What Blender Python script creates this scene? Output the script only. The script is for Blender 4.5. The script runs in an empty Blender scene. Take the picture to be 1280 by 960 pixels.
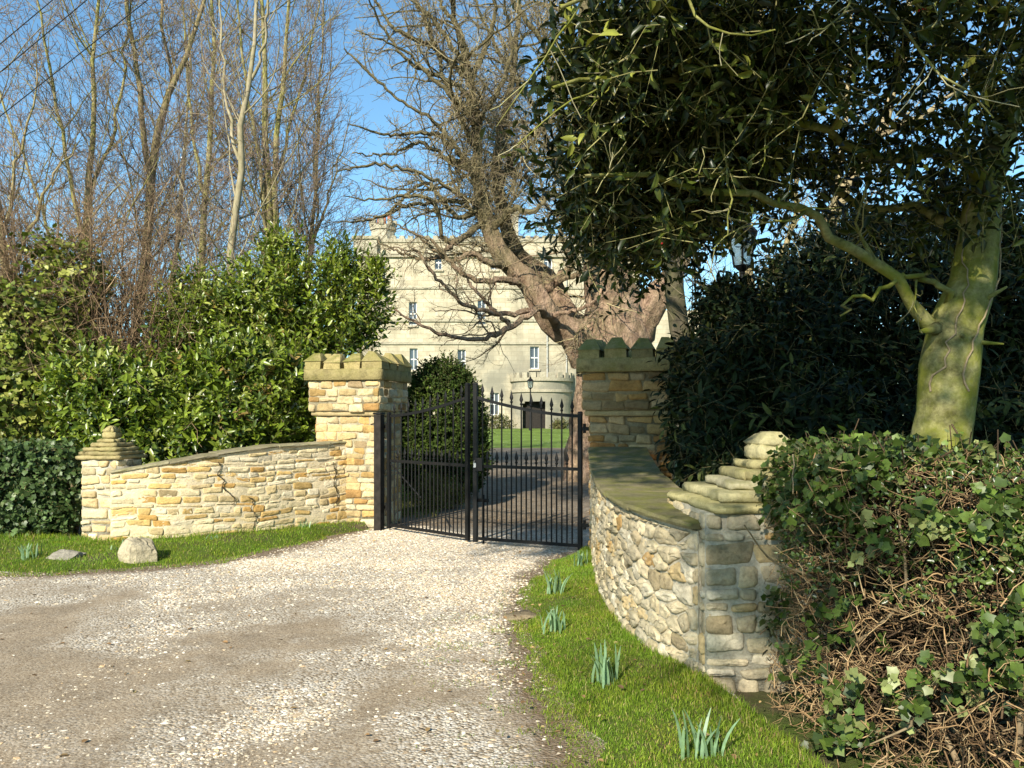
import bpy, math, random
import numpy as np
from mathutils import Vector
from mathutils.geometry import tessellate_polygon

rng = np.random.default_rng(7)
random.seed(7)
scene = bpy.context.scene
col = scene.collection
PI = math.pi
EYE = 1.6
F = 1000.0


def W(u, v, d):
    """point at distance d whose bearing was read off the photograph (used to survey the site)"""
    return np.array([(u - 640) / F * d, d, EYE + (520 - v) / F * d])


def smooth01(t):
    t = np.clip(t, 0, 1)
    return t * t * (3 - 2 * t)


def hgt(x, y):
    return 0.6 * smooth01((np.asarray(y, float) - 40) / 22)


# ------------------------------------------------------------------ mesh plumbing
class MB:
    def __init__(self):
        self.v = []; self.c = []; self.n = 0
        self.f = {}                                   # size -> list of arrays

    def add(self, verts, faces, colour=None):
        verts = np.asarray(verts, float).reshape(-1, 3)
        for f in faces if isinstance(faces, list) else [faces]:
            f = np.asarray(f, int)
            if f.ndim == 1: f = f[None]
            self.f.setdefault(f.shape[1], []).append(f + self.n)
        self.v.append(verts)
        if colour is None: colour = (0.5, 0.5, 0.5)
        c = np.asarray(colour, float)
        if c.ndim == 1: c = np.tile(c, (len(verts), 1))
        self.c.append(c)
        self.n += len(verts)

    def box(self, c, half, ax=None, colour=None, taper=1.0):
        """box: centre, half sizes, optional axes (3 unit vectors); taper scales the top"""
        c = np.asarray(c, float); h = np.asarray(half, float)
        A = np.eye(3) if ax is None else np.asarray(ax, float)
        s = np.array([[-1, -1, -1], [1, -1, -1], [1, 1, -1], [-1, 1, -1], [-1, -1, 1], [1, -1, 1], [1, 1, 1], [-1, 1, 1]], float)
        s[4:, :2] *= taper
        v = c + (s * h) @ A
        self.add(v, np.array([[0, 3, 2, 1], [4, 5, 6, 7], [0, 1, 5, 4], [1, 2, 6, 5], [2, 3, 7, 6], [3, 0, 4, 7]]), colour)

    def build(self, name, mat, parent=None, smooth=True, origin=None):
        me = bpy.data.meshes.new(name)
        v = np.concatenate(self.v); c = np.concatenate(self.c)
        org = ORG.get(parent.name, np.zeros(3)) if parent is not None else (np.zeros(3) if origin is None else np.asarray(origin, float))
        v = v - org
        me.vertices.add(len(v)); me.vertices.foreach_set('co', v.astype(np.float32).ravel())
        loops = []; starts = []; tot = 0
        for k, fl in self.f.items():
            fa = np.concatenate(fl)
            loops.append(fa.ravel()); starts.append(tot + np.arange(len(fa)) * k); tot += fa.size
        loops = np.concatenate(loops); starts = np.concatenate(starts)
        me.loops.add(len(loops)); me.loops.foreach_set('vertex_index', loops.astype(np.int32))
        me.polygons.add(len(starts)); me.polygons.foreach_set('loop_start', starts.astype(np.int32))
        me.polygons.foreach_set('use_smooth', np.full(len(starts), smooth))
        at = me.color_attributes.new('col', 'FLOAT_COLOR', 'POINT')
        at.data.foreach_set('color', np.c_[c, np.ones(len(c))].astype(np.float32).ravel())
        me.update(calc_edges=True); me.validate()
        me.materials.append(mat)
        o = bpy.data.objects.new(name, me); col.objects.link(o)
        if parent is not None: o.parent = parent
        else: o.location = org
        ORG[o.name] = org
        return o


ORG = {}
_tab = np.random.default_rng(99).random((256, 256))


def fbm(x, y, scale=1.0, octv=4):
    x = np.asarray(x, float) * scale; y = np.asarray(y, float) * scale; out = 0; amp = .5; tot = 0
    for o in range(octv):
        xi = np.floor(x).astype(int); yi = np.floor(y).astype(int); fx = x - xi; fy = y - yi
        fx = fx * fx * (3 - 2 * fx); fy = fy * fy * (3 - 2 * fy)
        T = lambda a, b: _tab[a & 255, b & 255]
        v = (T(xi, yi) * (1 - fx) + T(xi + 1, yi) * fx) * (1 - fy) + (T(xi, yi + 1) * (1 - fx) + T(xi + 1, yi + 1) * fx) * fy
        out = out + amp * v; tot += amp; amp *= .55; x = x * 2.03 + 17; y = y * 2.03 + 31
    return out / tot


def poly_dist(x, y, line):
    l = spline(line, 80); d = np.full(np.shape(x), 1e9)
    for a, b in zip(l[:-1], l[1:]):
        ab = b - a; t = np.clip(((x - a[0]) * ab[0] + (y - a[1]) * ab[1]) / (ab @ ab), 0, 1)
        d = np.minimum(d, np.hypot(x - a[0] - t * ab[0], y - a[1] - t * ab[1]))
    return d


EDGE_R = [(.36, -.5), (.34, 2.0), (.29, 3.64), (.15, 5.0), (.06, 6.3), (.16, 7.4), (.43, 8.6), (.78, 9.25)]
EDGE_L = [(-14, 7.5), (-7, 7.75), (-5.1, 8.0), (-3.65, 8.45), (-3.07, 9.05), (-2.5, 10.3), (-2.05, 11.25)]


def worn_mask(x, y):
    """0 = loose gravel, 1 = trodden earth; second value: bare soil along the grass"""
    n = (fbm(x, y, .7, 5) - .5) * 2.4; n2 = (fbm(x + 40, y, 2.6, 4) - .5) * 2.2
    a = np.clip((-.75 - x) * .5 + .1 + n + n2, 0, 1) * np.clip((6.5 - y) * .55 + .2 + n + n2, 0, 1)
    b = np.clip((fbm(x - 9, y + 5, .9, 5) - .62) * 3.5, 0, .5)         # tyre-worn patches nearer the gate
    e = np.clip(1.0 - poly_dist(x, y, EDGE_R) / (.06 + .40 * fbm(x, y, 2, 3)) , 0, 1)
    e = np.maximum(e, np.clip(1 - poly_dist(x, y, EDGE_L) / (.10 + .45 * fbm(x, y, 2, 3)), 0, 1))
    return np.clip(np.maximum(a, b), 0, 1), np.clip(e * 1.6, 0, 1)



def thing(name, label, cat, loc, group=None):
    o = bpy.data.objects.new(name, None); col.objects.link(o)
    o.location = loc; o['label'] = label; o['category'] = cat
    if group: o['group'] = group
    o.empty_display_size = 0.1
    ORG[o.name] = np.asarray(loc, float)
    return o


def tag(o, label, cat, group=None):
    o['label'] = label; o['category'] = cat
    if group: o['group'] = group
    return o


def struct(o, kind='structure'):
    o['kind'] = kind
    return o


def nrm(a):
    return a / np.maximum(np.linalg.norm(a, axis=-1, keepdims=True), 1e-9)


def tubes(mb, P, R, sides=4, colour=None, cap=False, rough=0):
    """P (N,K,3) R (N,K): N tapered tubes with K rings"""
    P = np.asarray(P, float); R = np.asarray(R, float)
    if P.ndim == 2: P = P[None]; R = R[None]
    N, K = R.shape
    T = np.empty_like(P)
    T[:, 1:-1] = P[:, 2:] - P[:, :-2]; T[:, 0] = P[:, 1] - P[:, 0]; T[:, -1] = P[:, -1] - P[:, -2]
    T = nrm(T)
    T0 = nrm(P[:, -1] - P[:, 0])
    ref = np.where(np.abs(T0[:, 2:3]) < 0.8, np.array([[0, 0, 1.]]), np.array([[0, 1., 0]]))[:, None, :]
    A = nrm(np.cross(T, np.broadcast_to(ref, T.shape))); B = np.cross(T, A)
    a = np.arange(sides) * 2 * PI / sides
    RR = R[:, :, None, None] * (1 + rough * rng.normal(0, 1, (N, K, sides, 1)) + rough * 1.5 * np.sin(a * 5 + 1)[None, None, :, None]) if rough else R[:, :, None, None]
    V = P[:, :, None, :] + RR * (A[:, :, None, :] * np.cos(a)[None, None, :, None] + B[:, :, None, :] * np.sin(a)[None, None, :, None])
    idx = np.arange(N * K * sides).reshape(N, K, sides)
    q = np.stack([idx[:, :-1], np.roll(idx[:, :-1], -1, 2), np.roll(idx[:, 1:], -1, 2), idx[:, 1:]], -1).reshape(-1, 4)
    faces = [q]
    if cap:
        faces.append(idx[:, -1, :].reshape(-1, sides)); faces.append(idx[:, 0, ::-1].reshape(-1, sides))
    if colour is not None and np.ndim(colour) == 2 and len(colour) == N:
        colour = np.repeat(np.asarray(colour), K * sides, 0)
    mb.add(V.reshape(-1, 3), faces, colour)


def spline(pts, n):
    """Catmull-Rom resample of rows of numbers, n samples evenly by arc length of the first 3 (or 2) columns"""
    p = np.asarray(pts, float)
    q = np.vstack([2 * p[0] - p[1], p, 2 * p[-1] - p[-2]])
    out = []
    for i in range(len(p) - 1):
        t = np.linspace(0, 1, 16, endpoint=False)[:, None]
        a, b, c, d = q[i], q[i + 1], q[i + 2], q[i + 3]
        out.append(.5 * (2 * b + (c - a) * t + (2 * a - 5 * b + 4 * c - d) * t ** 2 + (3 * b - a - 3 * c + d) * t ** 3))
    out = np.vstack(out + [p[-1:]])
    k = min(3, p.shape[1])
    s = np.r_[0, np.cumsum(np.linalg.norm(np.diff(out[:, :k], axis=0), axis=1))]
    ss = np.linspace(0, s[-1], n)
    return np.stack([np.interp(ss, s, out[:, j]) for j in range(p.shape[1])], 1)


# ------------------------------------------------------------------ materials
class Mat:
    def __init__(self, name):
        self.m = bpy.data.materials.new(name); self.m.use_nodes = True
        self.t = self.m.node_tree; self.t.nodes.clear()
        self.out = self.t.nodes.new('ShaderNodeOutputMaterial')

    def n(self, typ, inputs=None, out=0, **props):
        nd = self.t.nodes.new('ShaderNode' + typ)
        for k, v in props.items(): setattr(nd, k, v)
        for k, v in (inputs or {}).items():
            s = nd.inputs[k]
            if isinstance(v, bpy.types.NodeSocket): self.t.links.new(v, s)
            else:
                if s.type == 'RGBA' and len(v) == 3: v = (*v, 1)
                s.default_value = v
        return nd.outputs[out]

    def pos(self): return self.n('NewGeometry', out=0)

    def noise(self, scale, detail=4, rough=.55, vec=None, dist=0):
        return self.n('TexNoise', {'Vector': vec or self.pos(), 'Scale': scale, 'Detail': detail, 'Roughness': rough, 'Distortion': dist})

    def ramp(self, fac, stops, interp='LINEAR'):
        nd = self.t.nodes.new('ShaderNodeValToRGB'); nd.color_ramp.interpolation = interp
        e = nd.color_ramp.elements
        while len(e) < len(stops): e.new(0.5)
        for el, (p, c) in zip(e, stops):
            el.position = p
            el.color = (c, c, c, 1) if np.isscalar(c) else (*c, 1)
        self.t.links.new(fac, nd.inputs[0])
        return nd.outputs[0]

    def mix(self, fac, a, b, mode='MIX'):
        nd = self.t.nodes.new('ShaderNodeMix'); nd.data_type = 'RGBA'; nd.blend_type = mode
        for i, v in ((0, fac), (6, a), (7, b)):
            if isinstance(v, bpy.types.NodeSocket): self.t.links.new(v, nd.inputs[i])
            else: nd.inputs[i].default_value = v if i == 0 else (*v, 1)
        return nd.outputs[2]

    def math(self, op, a, b=0.0, clamp=False):
        nd = self.t.nodes.new('ShaderNodeMath'); nd.operation = op; nd.use_clamp = clamp
        for i, v in enumerate((a, b)):
            if isinstance(v, bpy.types.NodeSocket): self.t.links.new(v, nd.inputs[i])
            else: nd.inputs[i].default_value = v
        return nd.outputs[0]

    def attr(self): return self.n('Attribute', attribute_name='col')

    def bump(self, h, strength=.5, dist=.01, normal=None):
        i = {'Height': h, 'Strength': strength, 'Distance': dist}
        if normal is not None: i['Normal'] = normal
        return self.n('Bump', i)

    def done(self, base, rough=.8, normal=None, spec=.3, metallic=0.0, transl=0.0, tcol=None):
        i = {'Base Color': base, 'Roughness': rough, 'Specular IOR Level': spec, 'Metallic': metallic}
        if normal is not None: i['Normal'] = normal
        s = self.n('BsdfPrincipled', i)
        if transl:
            t = self.n('BsdfTranslucent', {'Color': tcol if tcol is not None else base})
            s = self.n('MixShader', {0: transl, 1: s, 2: t})
        self.t.links.new(s, self.out.inputs[0])
        return self.m


def mat_stone(name, lichen=.35, lichen_col=(.30, .27, .10), moss=0.0, dark=.75, bumpd=.012, lo=.38):
    m = Mat(name)
    a = m.attr()
    n1 = m.noise(9, 6, .65); n2 = m.noise(55, 5, .7); n3 = m.noise(2.3, 5, .6)
    c = m.mix(1.0, a, m.ramp(n1, [(.28, dark), (.5, 1.0), (.72, 1.18)]), 'MULTIPLY')
    c = m.mix(1.0, c, m.ramp(n2, [(.3, .72), (.55, 1.04), (.8, 1.15)]), 'MULTIPLY')
    lm = m.math('MULTIPLY', m.ramp(n3, [(.45, 0.0), (.66, lichen)]), m.ramp(m.noise(28, 4), [(.38, 0.2), (.6, 1.0)]))
    c = m.mix(lm, c, lichen_col)
    # black speckle of soot and old lichen
    c = m.mix(m.math('MULTIPLY', m.ramp(m.noise(38, 6, .75), [(.60, 0.0), (.72, .6)]), .7), c, (.09, .075, .05))
    if moss:
        nz = m.n('SeparateXYZ', {0: m.n('NewGeometry', out=1)}, out=2)
        mm = m.math('MULTIPLY', m.ramp(nz, [(.3, .15), (.8, 1.0)]), m.ramp(m.noise(5, 6, .7), [(lo, 0.0), (lo + .22, moss)]))
        c = m.mix(mm, c, m.mix(m.noise(30, 4), (.07, .085, .012), (.20, .19, .045)))
    b = m.bump(m.noise(120, 5, .7), .5, bumpd * .25)
    b = m.bump(m.noise(24, 6, .65), .7, bumpd, b)
    return m.done(c, .9, b, .15)


def mat_leaf(name, rough=.4, transl=.22, spec=.5):
    m = Mat(name)
    a = m.attr()
    c = m.mix(1.0, a, m.ramp(m.noise(40, 3), [(.3, .8), (.7, 1.2)]), 'MULTIPLY')
    tc = m.mix(1.0, c, (1.6, 1.7, .6), 'MULTIPLY')
    return m.done(c, rough, None, spec, 0, transl, tc)


def mat_bark(name, c1, c2, moss=None, mossamt=.6, scale=6, bumpd=.02, stretch=3.0, rough=.9, high=None):
    m = Mat(name)
    mp = m.n('Mapping', {'Vector': m.pos(), 'Scale': (1, 1, 1 / stretch)})
    n1 = m.noise(scale, 6, .65, mp); n2 = m.noise(scale * 5, 5, .7, mp)
    c = m.mix(m.ramp(n1, [(.35, 0.0), (.65, 1.0)]), c1, c2)
    c = m.mix(1.0, c, m.ramp(n2, [(.3, .6), (.7, 1.25)]), 'MULTIPLY')
    if moss is not None:
        mf = m.math('MULTIPLY', m.ramp(m.noise(scale * .6, 5, .65), [(.38, 0.0), (.6, 1.0)]), mossamt)
        c = m.mix(mf, c, moss)
    if high is not None:                                              # green algae takes over on the upper limbs
        zz = m.n('SeparateXYZ', {0: m.pos()}, out=2)
        hm = m.math('ADD', m.math('MULTIPLY', m.math('SUBTRACT', zz, high[0]), .5), m.math('SUBTRACT', m.noise(1.5, 4), .5))
        c = m.mix(m.ramp(hm, [(0.0, 0.0), (.8, .9)]), c, m.mix(n2, high[1], high[2]))
    b = m.bump(n2, .6, bumpd * .4); b = m.bump(n1, .8, bumpd, b)
    return m.done(c, rough, b, .15)


def mat_plain(name, c, rough=.6, spec=.4, var=.25, scale=20, metallic=0, bump=0):
    m = Mat(name)
    n = m.noise(scale, 5, .65)
    cc = m.mix(1.0, c, m.ramp(n, [(.3, 1 - var), (.7, 1 + var)]), 'MULTIPLY')
    return m.done(cc, rough, m.bump(n, .5, bump) if bump else None, spec, metallic)


M = {}
M['left_wall'] = mat_stone('stone_sandstone', .25, (.36, .30, .17), dark=.8)
M['pillar'] = mat_stone('stone_pillar', .45, (.17, .16, .055), moss=.35, dark=.7)
M['shaft_stone'] = mat_stone('stone_gate_pillar', .35, (.20, .17, .07), dark=.6, bumpd=.018)
M['right_wall'] = mat_stone('stone_rubble', .45, (.34, .31, .24), moss=.3, dark=.62, bumpd=.016)
M['cap'] = mat_stone('stone_mossy_cap', .85, (.15, .135, .035), moss=.8, dark=.5, bumpd=.02)
M['coping'] = mat_stone('stone_coping', .6, (.15, .14, .06), moss=.75, dark=.6, lo=.40)
M['boulder'] = mat_stone('stone_boulder', .3, (.25, .22, .15), dark=.6, bumpd=.03)
M['laurel'] = mat_leaf('leaf_laurel', .33, .2, .5)
M['holly'] = mat_leaf('leaf_holly', .36, .07, .28)
M['rhodo'] = mat_leaf('leaf_rhododendron', .5, .05, .12)
M['ivy'] = mat_leaf('leaf_ivy', .42, .12, .25)
M['yew'] = mat_leaf('leaf_yew', .7, .15, .12)
M['grass'] = mat_leaf('grass_blade', .6, .45, .2)
M['daffodil'] = mat_leaf('leaf_daffodil', .45, .25, .4)
M['twig'] = mat_leaf('twig_bark', .85, 0, .15)
M['berry'] = mat_plain('berry_red', (.45, .01, .012), .3, .5)
M['holly_bark'] = mat_bark('bark_green_smooth', (.085, .08, .025), (.34, .31, .14), (.16, .17, .018), .85, 7, .02, 1.0)
M['beech_bark'] = mat_bark('bark_beech', (.20, .122, .085), (.52, .36, .25), (.13, .115, .05), .45, 5, .25, 1.6, high=(4.6, (.10, .085, .04), (.22, .19, .10)))
M['brown_bark'] = mat_bark('bark_brown', (.20, .145, .08), (.34, .265, .155), (.20, .19, .065), .6, 5, .03)
M['pale_bark'] = mat_bark('bark_pale', (.27, .225, .14), (.36, .31, .21), (.17, .16, .07), .35, 5, .01)
M['mossy_bark'] = mat_bark('bark_mossy', (.22, .18, .09), (.32, .27, .15), (.22, .215, .05), .8, 5, .03)
M['dark_bark'] = mat_bark('bark_dark', (.055, .046, .032), (.10, .082, .055), (.06, .065, .02), .6, 5, .03)


def mat_iron():
    m = Mat('iron_black_paint')
    n = m.noise(30, 5, .7)
    c = m.mix(m.ramp(n, [(.58, 0.0), (.75, .6)]), (.007, .007, .007), (.04, .026, .017))
    return m.done(c, m.ramp(n, [(.3, .45), (.7, .7)]), m.bump(m.noise(90), .4, .002), .2)


M['iron'] = mat_iron()
M['post_wood'] = mat_plain('old_dark_timber', (.022, .018, .015), .8, .2, .5, 12)


def mat_gravel():
    m = Mat('gravel')
    p = m.pos()
    v = m.t.nodes.new('ShaderNodeTexVoronoi'); v.inputs['Scale'].default_value = 58; v.inputs['Randomness'].default_value = 1
    m.t.links.new(p, v.inputs['Vector'])
    pick = m.n('SeparateXYZ', {0: v.outputs['Color']}, out=0)
    stone = m.ramp(pick, [(0.0, (.20, .15, .10)), (.2, (.36, .29, .205)), (.45, (.48, .41, .315)), (.75, (.57, .51, .42)), (1.0, (.64, .59, .52))])
    stone = m.mix(1.0, stone, m.ramp(v.outputs['Distance'], [(.25, 1.05), (.75, .72)]), 'MULTIPLY')
    dirt = m.mix(m.noise(7, 8, .75), (.155, .105, .062), (.36, .265, .165))
    fine = m.n('TexVoronoi', {'Vector': p, 'Scale': 120}, out=1)
    dirt = m.mix(.55, dirt, m.mix(m.n('SeparateXYZ', {0: fine}, out=0), (.10, .07, .045), (.50, .42, .31)))
    dirt = m.mix(1.0, dirt, m.ramp(m.noise(2.5, 7, .7), [(.3, .72), (.7, 1.2)]), 'MULTIPLY')
    sep = m.t.nodes.new('ShaderNodeSeparateColor'); m.t.links.new(m.attr(), sep.inputs[0])
    w = m.math('MULTIPLY', sep.outputs[0], m.ramp(m.noise(7, 5, .7), [(.25, .75), (.6, 1.0)]))
    w = m.math('ADD', w, m.math('MULTIPLY', m.math('SUBTRACT', m.noise(18, 4, .7), .5), .5), True)
    c = m.mix(w, stone, dirt)
    c = m.mix(m.math('MULTIPLY', sep.outputs[1], m.ramp(m.noise(20, 5, .7), [(.3, .55), (.6, 1.0)])), c, m.mix(m.noise(35, 5, .7), (.085, .055, .032), (.20, .14, .085)))
    c = m.mix(m.math('MULTIPLY', sep.outputs[2], m.ramp(m.noise(5, 6, .7), [(.3, .55), (.6, 1.0)])), c, m.mix(m.noise(30, 5, .7), (.05, .036, .022), (.15, .105, .064)))  # past the gate: browner drive, with its shade put into the colour
    h = m.math('MULTIPLY', m.math('SUBTRACT', 1.0, v.outputs['Distance']), m.math('SUBTRACT', 1.1, w))
    b = m.bump(m.noise(60, 5, .7), .7, .008)
    b = m.bump(h, .8, .012, b)
    return m.done(c, .92, b, .15)


M['gravel'] = mat_gravel()


def mat_pebble():
    m = Mat('gravel_stones')
    return m.done(m.mix(1.0, m.attr(), m.ramp(m.noise(150, 4), [(.3, .75), (.7, 1.15)]), 'MULTIPLY'), .85, None, .2)


M['pebble'] = mat_pebble()


def mat_ground(name, soil=.5, g1=(.06, .10, .016), g2=(.11, .16, .03), dots=0):
    m = Mat(name)
    c = m.mix(m.noise(4, 6, .7), g1, g2)
    c = m.mix(m.ramp(m.noise(1.3, 6, .7), [(soil - .1, 1.0), (soil + .1, 0.0)]), c, m.mix(m.noise(25, 4), (.07, .05, .03), (.17, .13, .085)))
    c = m.mix(1.0, c, m.ramp(m.noise(.45, 6, .7), [(.3, .6), (.7, 1.3)]), 'MULTIPLY')
    if dots:
        d = m.n('TexVoronoi', {'Vector': m.pos(), 'Scale': 2.2}, out=0)
        c = m.mix(m.math('MULTIPLY', m.ramp(d, [(.10, 1.0), (.16, 0.0)]), .7), c, (.5, .52, .4))
    b = m.bump(m.noise(45, 6, .75), 1.0, .03)
    return m.done(c, .95, b, .1)


M['ground'] = mat_ground('ground_earth_grass', .48)
M['verge'] = mat_ground('verge_turf', .42, (.075, .12, .016), (.14, .19, .03))
M['lawn'] = mat_ground('lawn_grass', .3, (.09, .15, .025), (.17, .23, .05), 1)
M['soil'] = mat_ground('soil', .9)


def mat_castle():
    m = Mat('castle_ashlar')
    p = m.pos()
    sx = m.t.nodes.new('ShaderNodeSeparateXYZ'); m.t.links.new(p, sx.inputs[0])
    cmb = m.n('CombineXYZ', {0: m.math('ADD', sx.outputs[0], m.math('MULTIPLY', sx.outputs[1], .9)), 1: sx.outputs[2], 2: 0.0})
    br = m.t.nodes.new('ShaderNodeTexBrick'); m.t.links.new(cmb, br.inputs['Vector'])
    for k, v in (('Color1', (.40, .34, .235, 1)), ('Color2', (.49, .43, .31, 1)), ('Mortar', (.34, .29, .20, 1)), ('Scale', 1.0), ('Mortar Size', .018), ('Brick Width', .95), ('Row Height', .36), ('Bias', .1)):
        br.inputs[k].default_value = v
    c = br.outputs[0]
    c = m.mix(1.0, c, m.ramp(m.noise(1.2, 6, .7), [(.3, .68), (.55, 1.0), (.75, 1.12)]), 'MULTIPLY')
    st = m.n('Mapping', {'Vector': p, 'Scale': (1, 1, .16)})
    c = m.mix(m.ramp(m.noise(.9, 6, .65, st), [(.48, 0.0), (.72, .65)]), c, (.21, .185, .13))
    # tree shade painted on as grey mottling, low down and towards the right
    lw = m.math('MULTIPLY', m.ramp(m.math('MULTIPLY', sx.outputs[2], .1), [(.45, 1.0), (.95, 0.0)]), m.ramp(m.noise(.45, 5, .6), [(.36, 0.0), (.55, .85)]))
    lw = m.math('MULTIPLY', lw, m.ramp(m.math('MULTIPLY', m.math('ADD', sx.outputs[0], 8.0), .1), [(.2, .15), (.6, 1.0)]))
    c = m.mix(lw, c, (.19, .18, .14))
    blk = m.ramp(m.noise(2.2, 6, .75), [(.60, 0.0), (.72, .5)])
    c = m.mix(blk, c, (.12, .105, .08))
    return m.done(c, .92, m.bump(m.noise(9, 5, .7), .5, .03), .1)


M['castle'] = mat_castle()
M['castle_trim'] = mat_stone('castle_trim', .6, (.17, .15, .09), dark=.7)
M['slate'] = mat_plain('slate_roof', (.10, .095, .09), .7, .3, .35, 3)
M['white_paint'] = mat_plain('white_paint', (.56, .56, .54), .5, .4, .06, 8)
M['pot'] = mat_plain('terracotta', (.36, .13, .075), .8, .2, .25, 6)
M['lead_pipe'] = mat_plain('grey_downpipe', (.35, .34, .30), .6, .3, .15, 5)


def mat_glass(name, c, rough):
    m = Mat(name)
    return m.done(m.mix(m.noise(1.5, 3), c, tuple(min(1, x * 1.5) for x in c)), rough, None, .8)


M['pane'] = mat_glass('window_glass', (.045, .055, .07), .08)


def mat_lantern_glass():
    m = Mat('lantern_glass')
    g = m.n('BsdfGlass', {'Color': (.93, .97, .96), 'Roughness': .12, 'IOR': 1.05})
    d = m.n('BsdfPrincipled', {'Base Color': (.16, .20, .20), 'Roughness': .25})
    s = m.n('MixShader', {0: .55, 1: g, 2: d})
    m.t.links.new(s, m.out.inputs[0])
    return m.m


M['lantern_glass'] = mat_lantern_glass()

# ------------------------------------------------------------------ leaves
def leaf_tmpl(w, fold=.18, tip=-.12, b=(.28, .68)):
    y1, y2 = b
    v = np.array([[0, 0, 0], [0, y1, -.02], [0, y2, -.02 + tip * .3], [0, 1, tip],
                  [w, y1, fold * w * 2], [w * .86, y2, fold * w * 2 + tip * .3], [-w, y1, fold * w * 2], [-w * .86, y2, fold * w * 2 + tip * .3]], float)
    q = np.array([[1, 4, 5, 2], [6, 1, 2, 7]]); t = np.array([[0, 4, 1], [2, 5, 3], [0, 1, 6], [2, 3, 7]])
    return v, q, t


def ivy_tmpl():
    o = np.array([[0, 0.06], [.20, -.06], [.44, .06], [.46, .27], [.56, .47], [.33, .62], [0, 1.0], [-.33, .62], [-.56, .47], [-.46, .27], [-.44, .06], [-.20, -.06]])
    v = np.vstack([[[0, .38, 0]], np.c_[o, .10 * np.abs(o[:, 0]) - .12 * o[:, 1] ** 2]])
    t = np.array([[0, 1 + i, 1 + (i + 1) % 12] for i in range(12)])
    return v, None, t


T_LAUREL = leaf_tmpl(.19); T_HOLLY = leaf_tmpl(.19, .3, -.22); T_RHODO = leaf_tmpl(.15, .12, -.25)
T_SMALL = leaf_tmpl(.30, .2, -.1); T_NEEDLE = leaf_tmpl(.13, .1, -.1); T_IVY = ivy_tmpl()


def place_leaves(mb, tmpl, base, ydir, up, size, colours):
    v, q, t = tmpl
    y = nrm(ydir); x = nrm(np.cross(y, up)); z = np.cross(x, y)
    s = size[:, None, None]
    V = base[:, None, :] + s * (v[None, :, 0:1] * x[:, None] + v[None, :, 1:2] * y[:, None] + v[None, :, 2:3] * z[:, None])
    N, K = len(base), len(v)
    off = (np.arange(N) * K)[:, None, None]
    faces = []
    if q is not None: faces.append((q[None] + off).reshape(-1, 4))
    faces.append((t[None] + off).reshape(-1, 3))
    mb.add(V.reshape(-1, 3), faces, np.repeat(colours, K, 0))


def palette(n, cols, wts, jitter=.18):
    cols = np.asarray(cols, float); wts = np.asarray(wts, float) / np.sum(wts)
    c = cols[rng.choice(len(cols), n, p=wts)]
    return np.clip(c * (1 + rng.normal(0, jitter, (n, 1))), .003, 1)


def lumps(p, k=2.1):
    return (np.sin(p[:, 0] * k + 1.3) * np.sin(p[:, 1] * k * 1.1 + .4) + np.sin(p[:, 2] * k * 1.3 + 2.1) * np.sin(p[:, 0] * k * .7 - 1.) + np.sin(p[:, 1] * k * 2.3 + p[:, 2] * k * 1.9)) / 3


def blob_points(blobs, n, shell=.6, lump=.22, k=2.1):
    b = np.asarray(blobs, float)
    w = (b[:, 3] * b[:, 4] + b[:, 4] * b[:, 5] + b[:, 3] * b[:, 5]); 
    if b.shape[1] > 6: w = w * b[:, 6]
    i = rng.choice(len(b), n, p=w / w.sum())
    d = nrm(rng.normal(size=(n, 3)))
    rr = shell + (1 - shell) * rng.random(n) ** .7
    c = b[i, :3]; r = b[i, 3:6]
    p = c + d * r
    rr = rr * (1 + lump * lumps(p, k) + rng.normal(0, .05, n))
    return c + d * r * rr[:, None], nrm(d / r)


def shoots(lm, tm, pos, nor, length, per, tmpl, lsize, cols, wts, up=.35, out=.8, rnd=.55, spread=60, twig_col=(.16, .13, .06), twig_r=.004, droop=0, zmin=None, upface=.55, face=.7):
    n = len(pos)
    d = nrm(out * nor + np.array([0, 0, up]) + rng.normal(0, rnd, (n, 3)))
    L = length * rng.uniform(.6, 1.35, n)
    s0 = pos - d * (L * .45)[:, None]
    mid = pos + rng.normal(0, .06, (n, 3)) * L[:, None]
    tip = pos + d * (L * .55)[:, None] + np.array([0, 0, -droop]) * L[:, None]
    if zmin is not None:
        ok = (s0[:, 2] > zmin) & (tip[:, 2] > zmin); s0, mid, tip, d, L, nor = s0[ok], mid[ok], tip[ok], d[ok], L[ok], nor[ok]; n = len(L)
    if tm is not None:
        P = np.stack([s0, mid, tip], 1); R = np.tile(np.array([1.0, .75, .35]) * twig_r, (n, 1))
        tubes(tm, P, R, 3, palette(n, [twig_col], [1], .25))
    k = np.tile(np.arange(per), n); j = np.repeat(np.arange(n), per)
    t = (k + .6 + rng.uniform(-.3, .3, n * per)) / per
    base = np.where(t[:, None] < .5, s0[j] + (mid[j] - s0[j]) * (t * 2)[:, None], mid[j] + (tip[j] - mid[j]) * ((t - .5) * 2)[:, None])
    dj = nrm(tip[j] - mid[j])
    az = k * 2.4 + rng.random(n)[j] * 6.28
    ref = np.where(np.abs(dj[:, 2:3]) < .85, np.array([[0, 0, 1.]]), np.array([[1., 0, 0]]))
    A = nrm(np.cross(dj, ref)); B = np.cross(dj, A)
    rad = A * np.cos(az)[:, None] + B * np.sin(az)[:, None]
    an = np.radians(spread * (1.15 - .55 * t) + rng.normal(0, 12, n * per))
    ydir = dj * np.cos(an)[:, None] + rad * np.sin(an)[:, None] + np.array([0, 0, -droop])
    upv = dj * .25 + nor[j] * face + np.array([0, 0, upface]) + rng.normal(0, .38, (n * per, 3))
    size = lsize * rng.uniform(.45, 1.35, n * per) * (1.1 - .3 * t)
    c = palette(n, cols, wts, .12)[j] * (1 + rng.normal(0, .16, (n * per, 1)))
    place_leaves(lm, tmpl, base, ydir, upv, size, np.clip(c, .003, 1))


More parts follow.
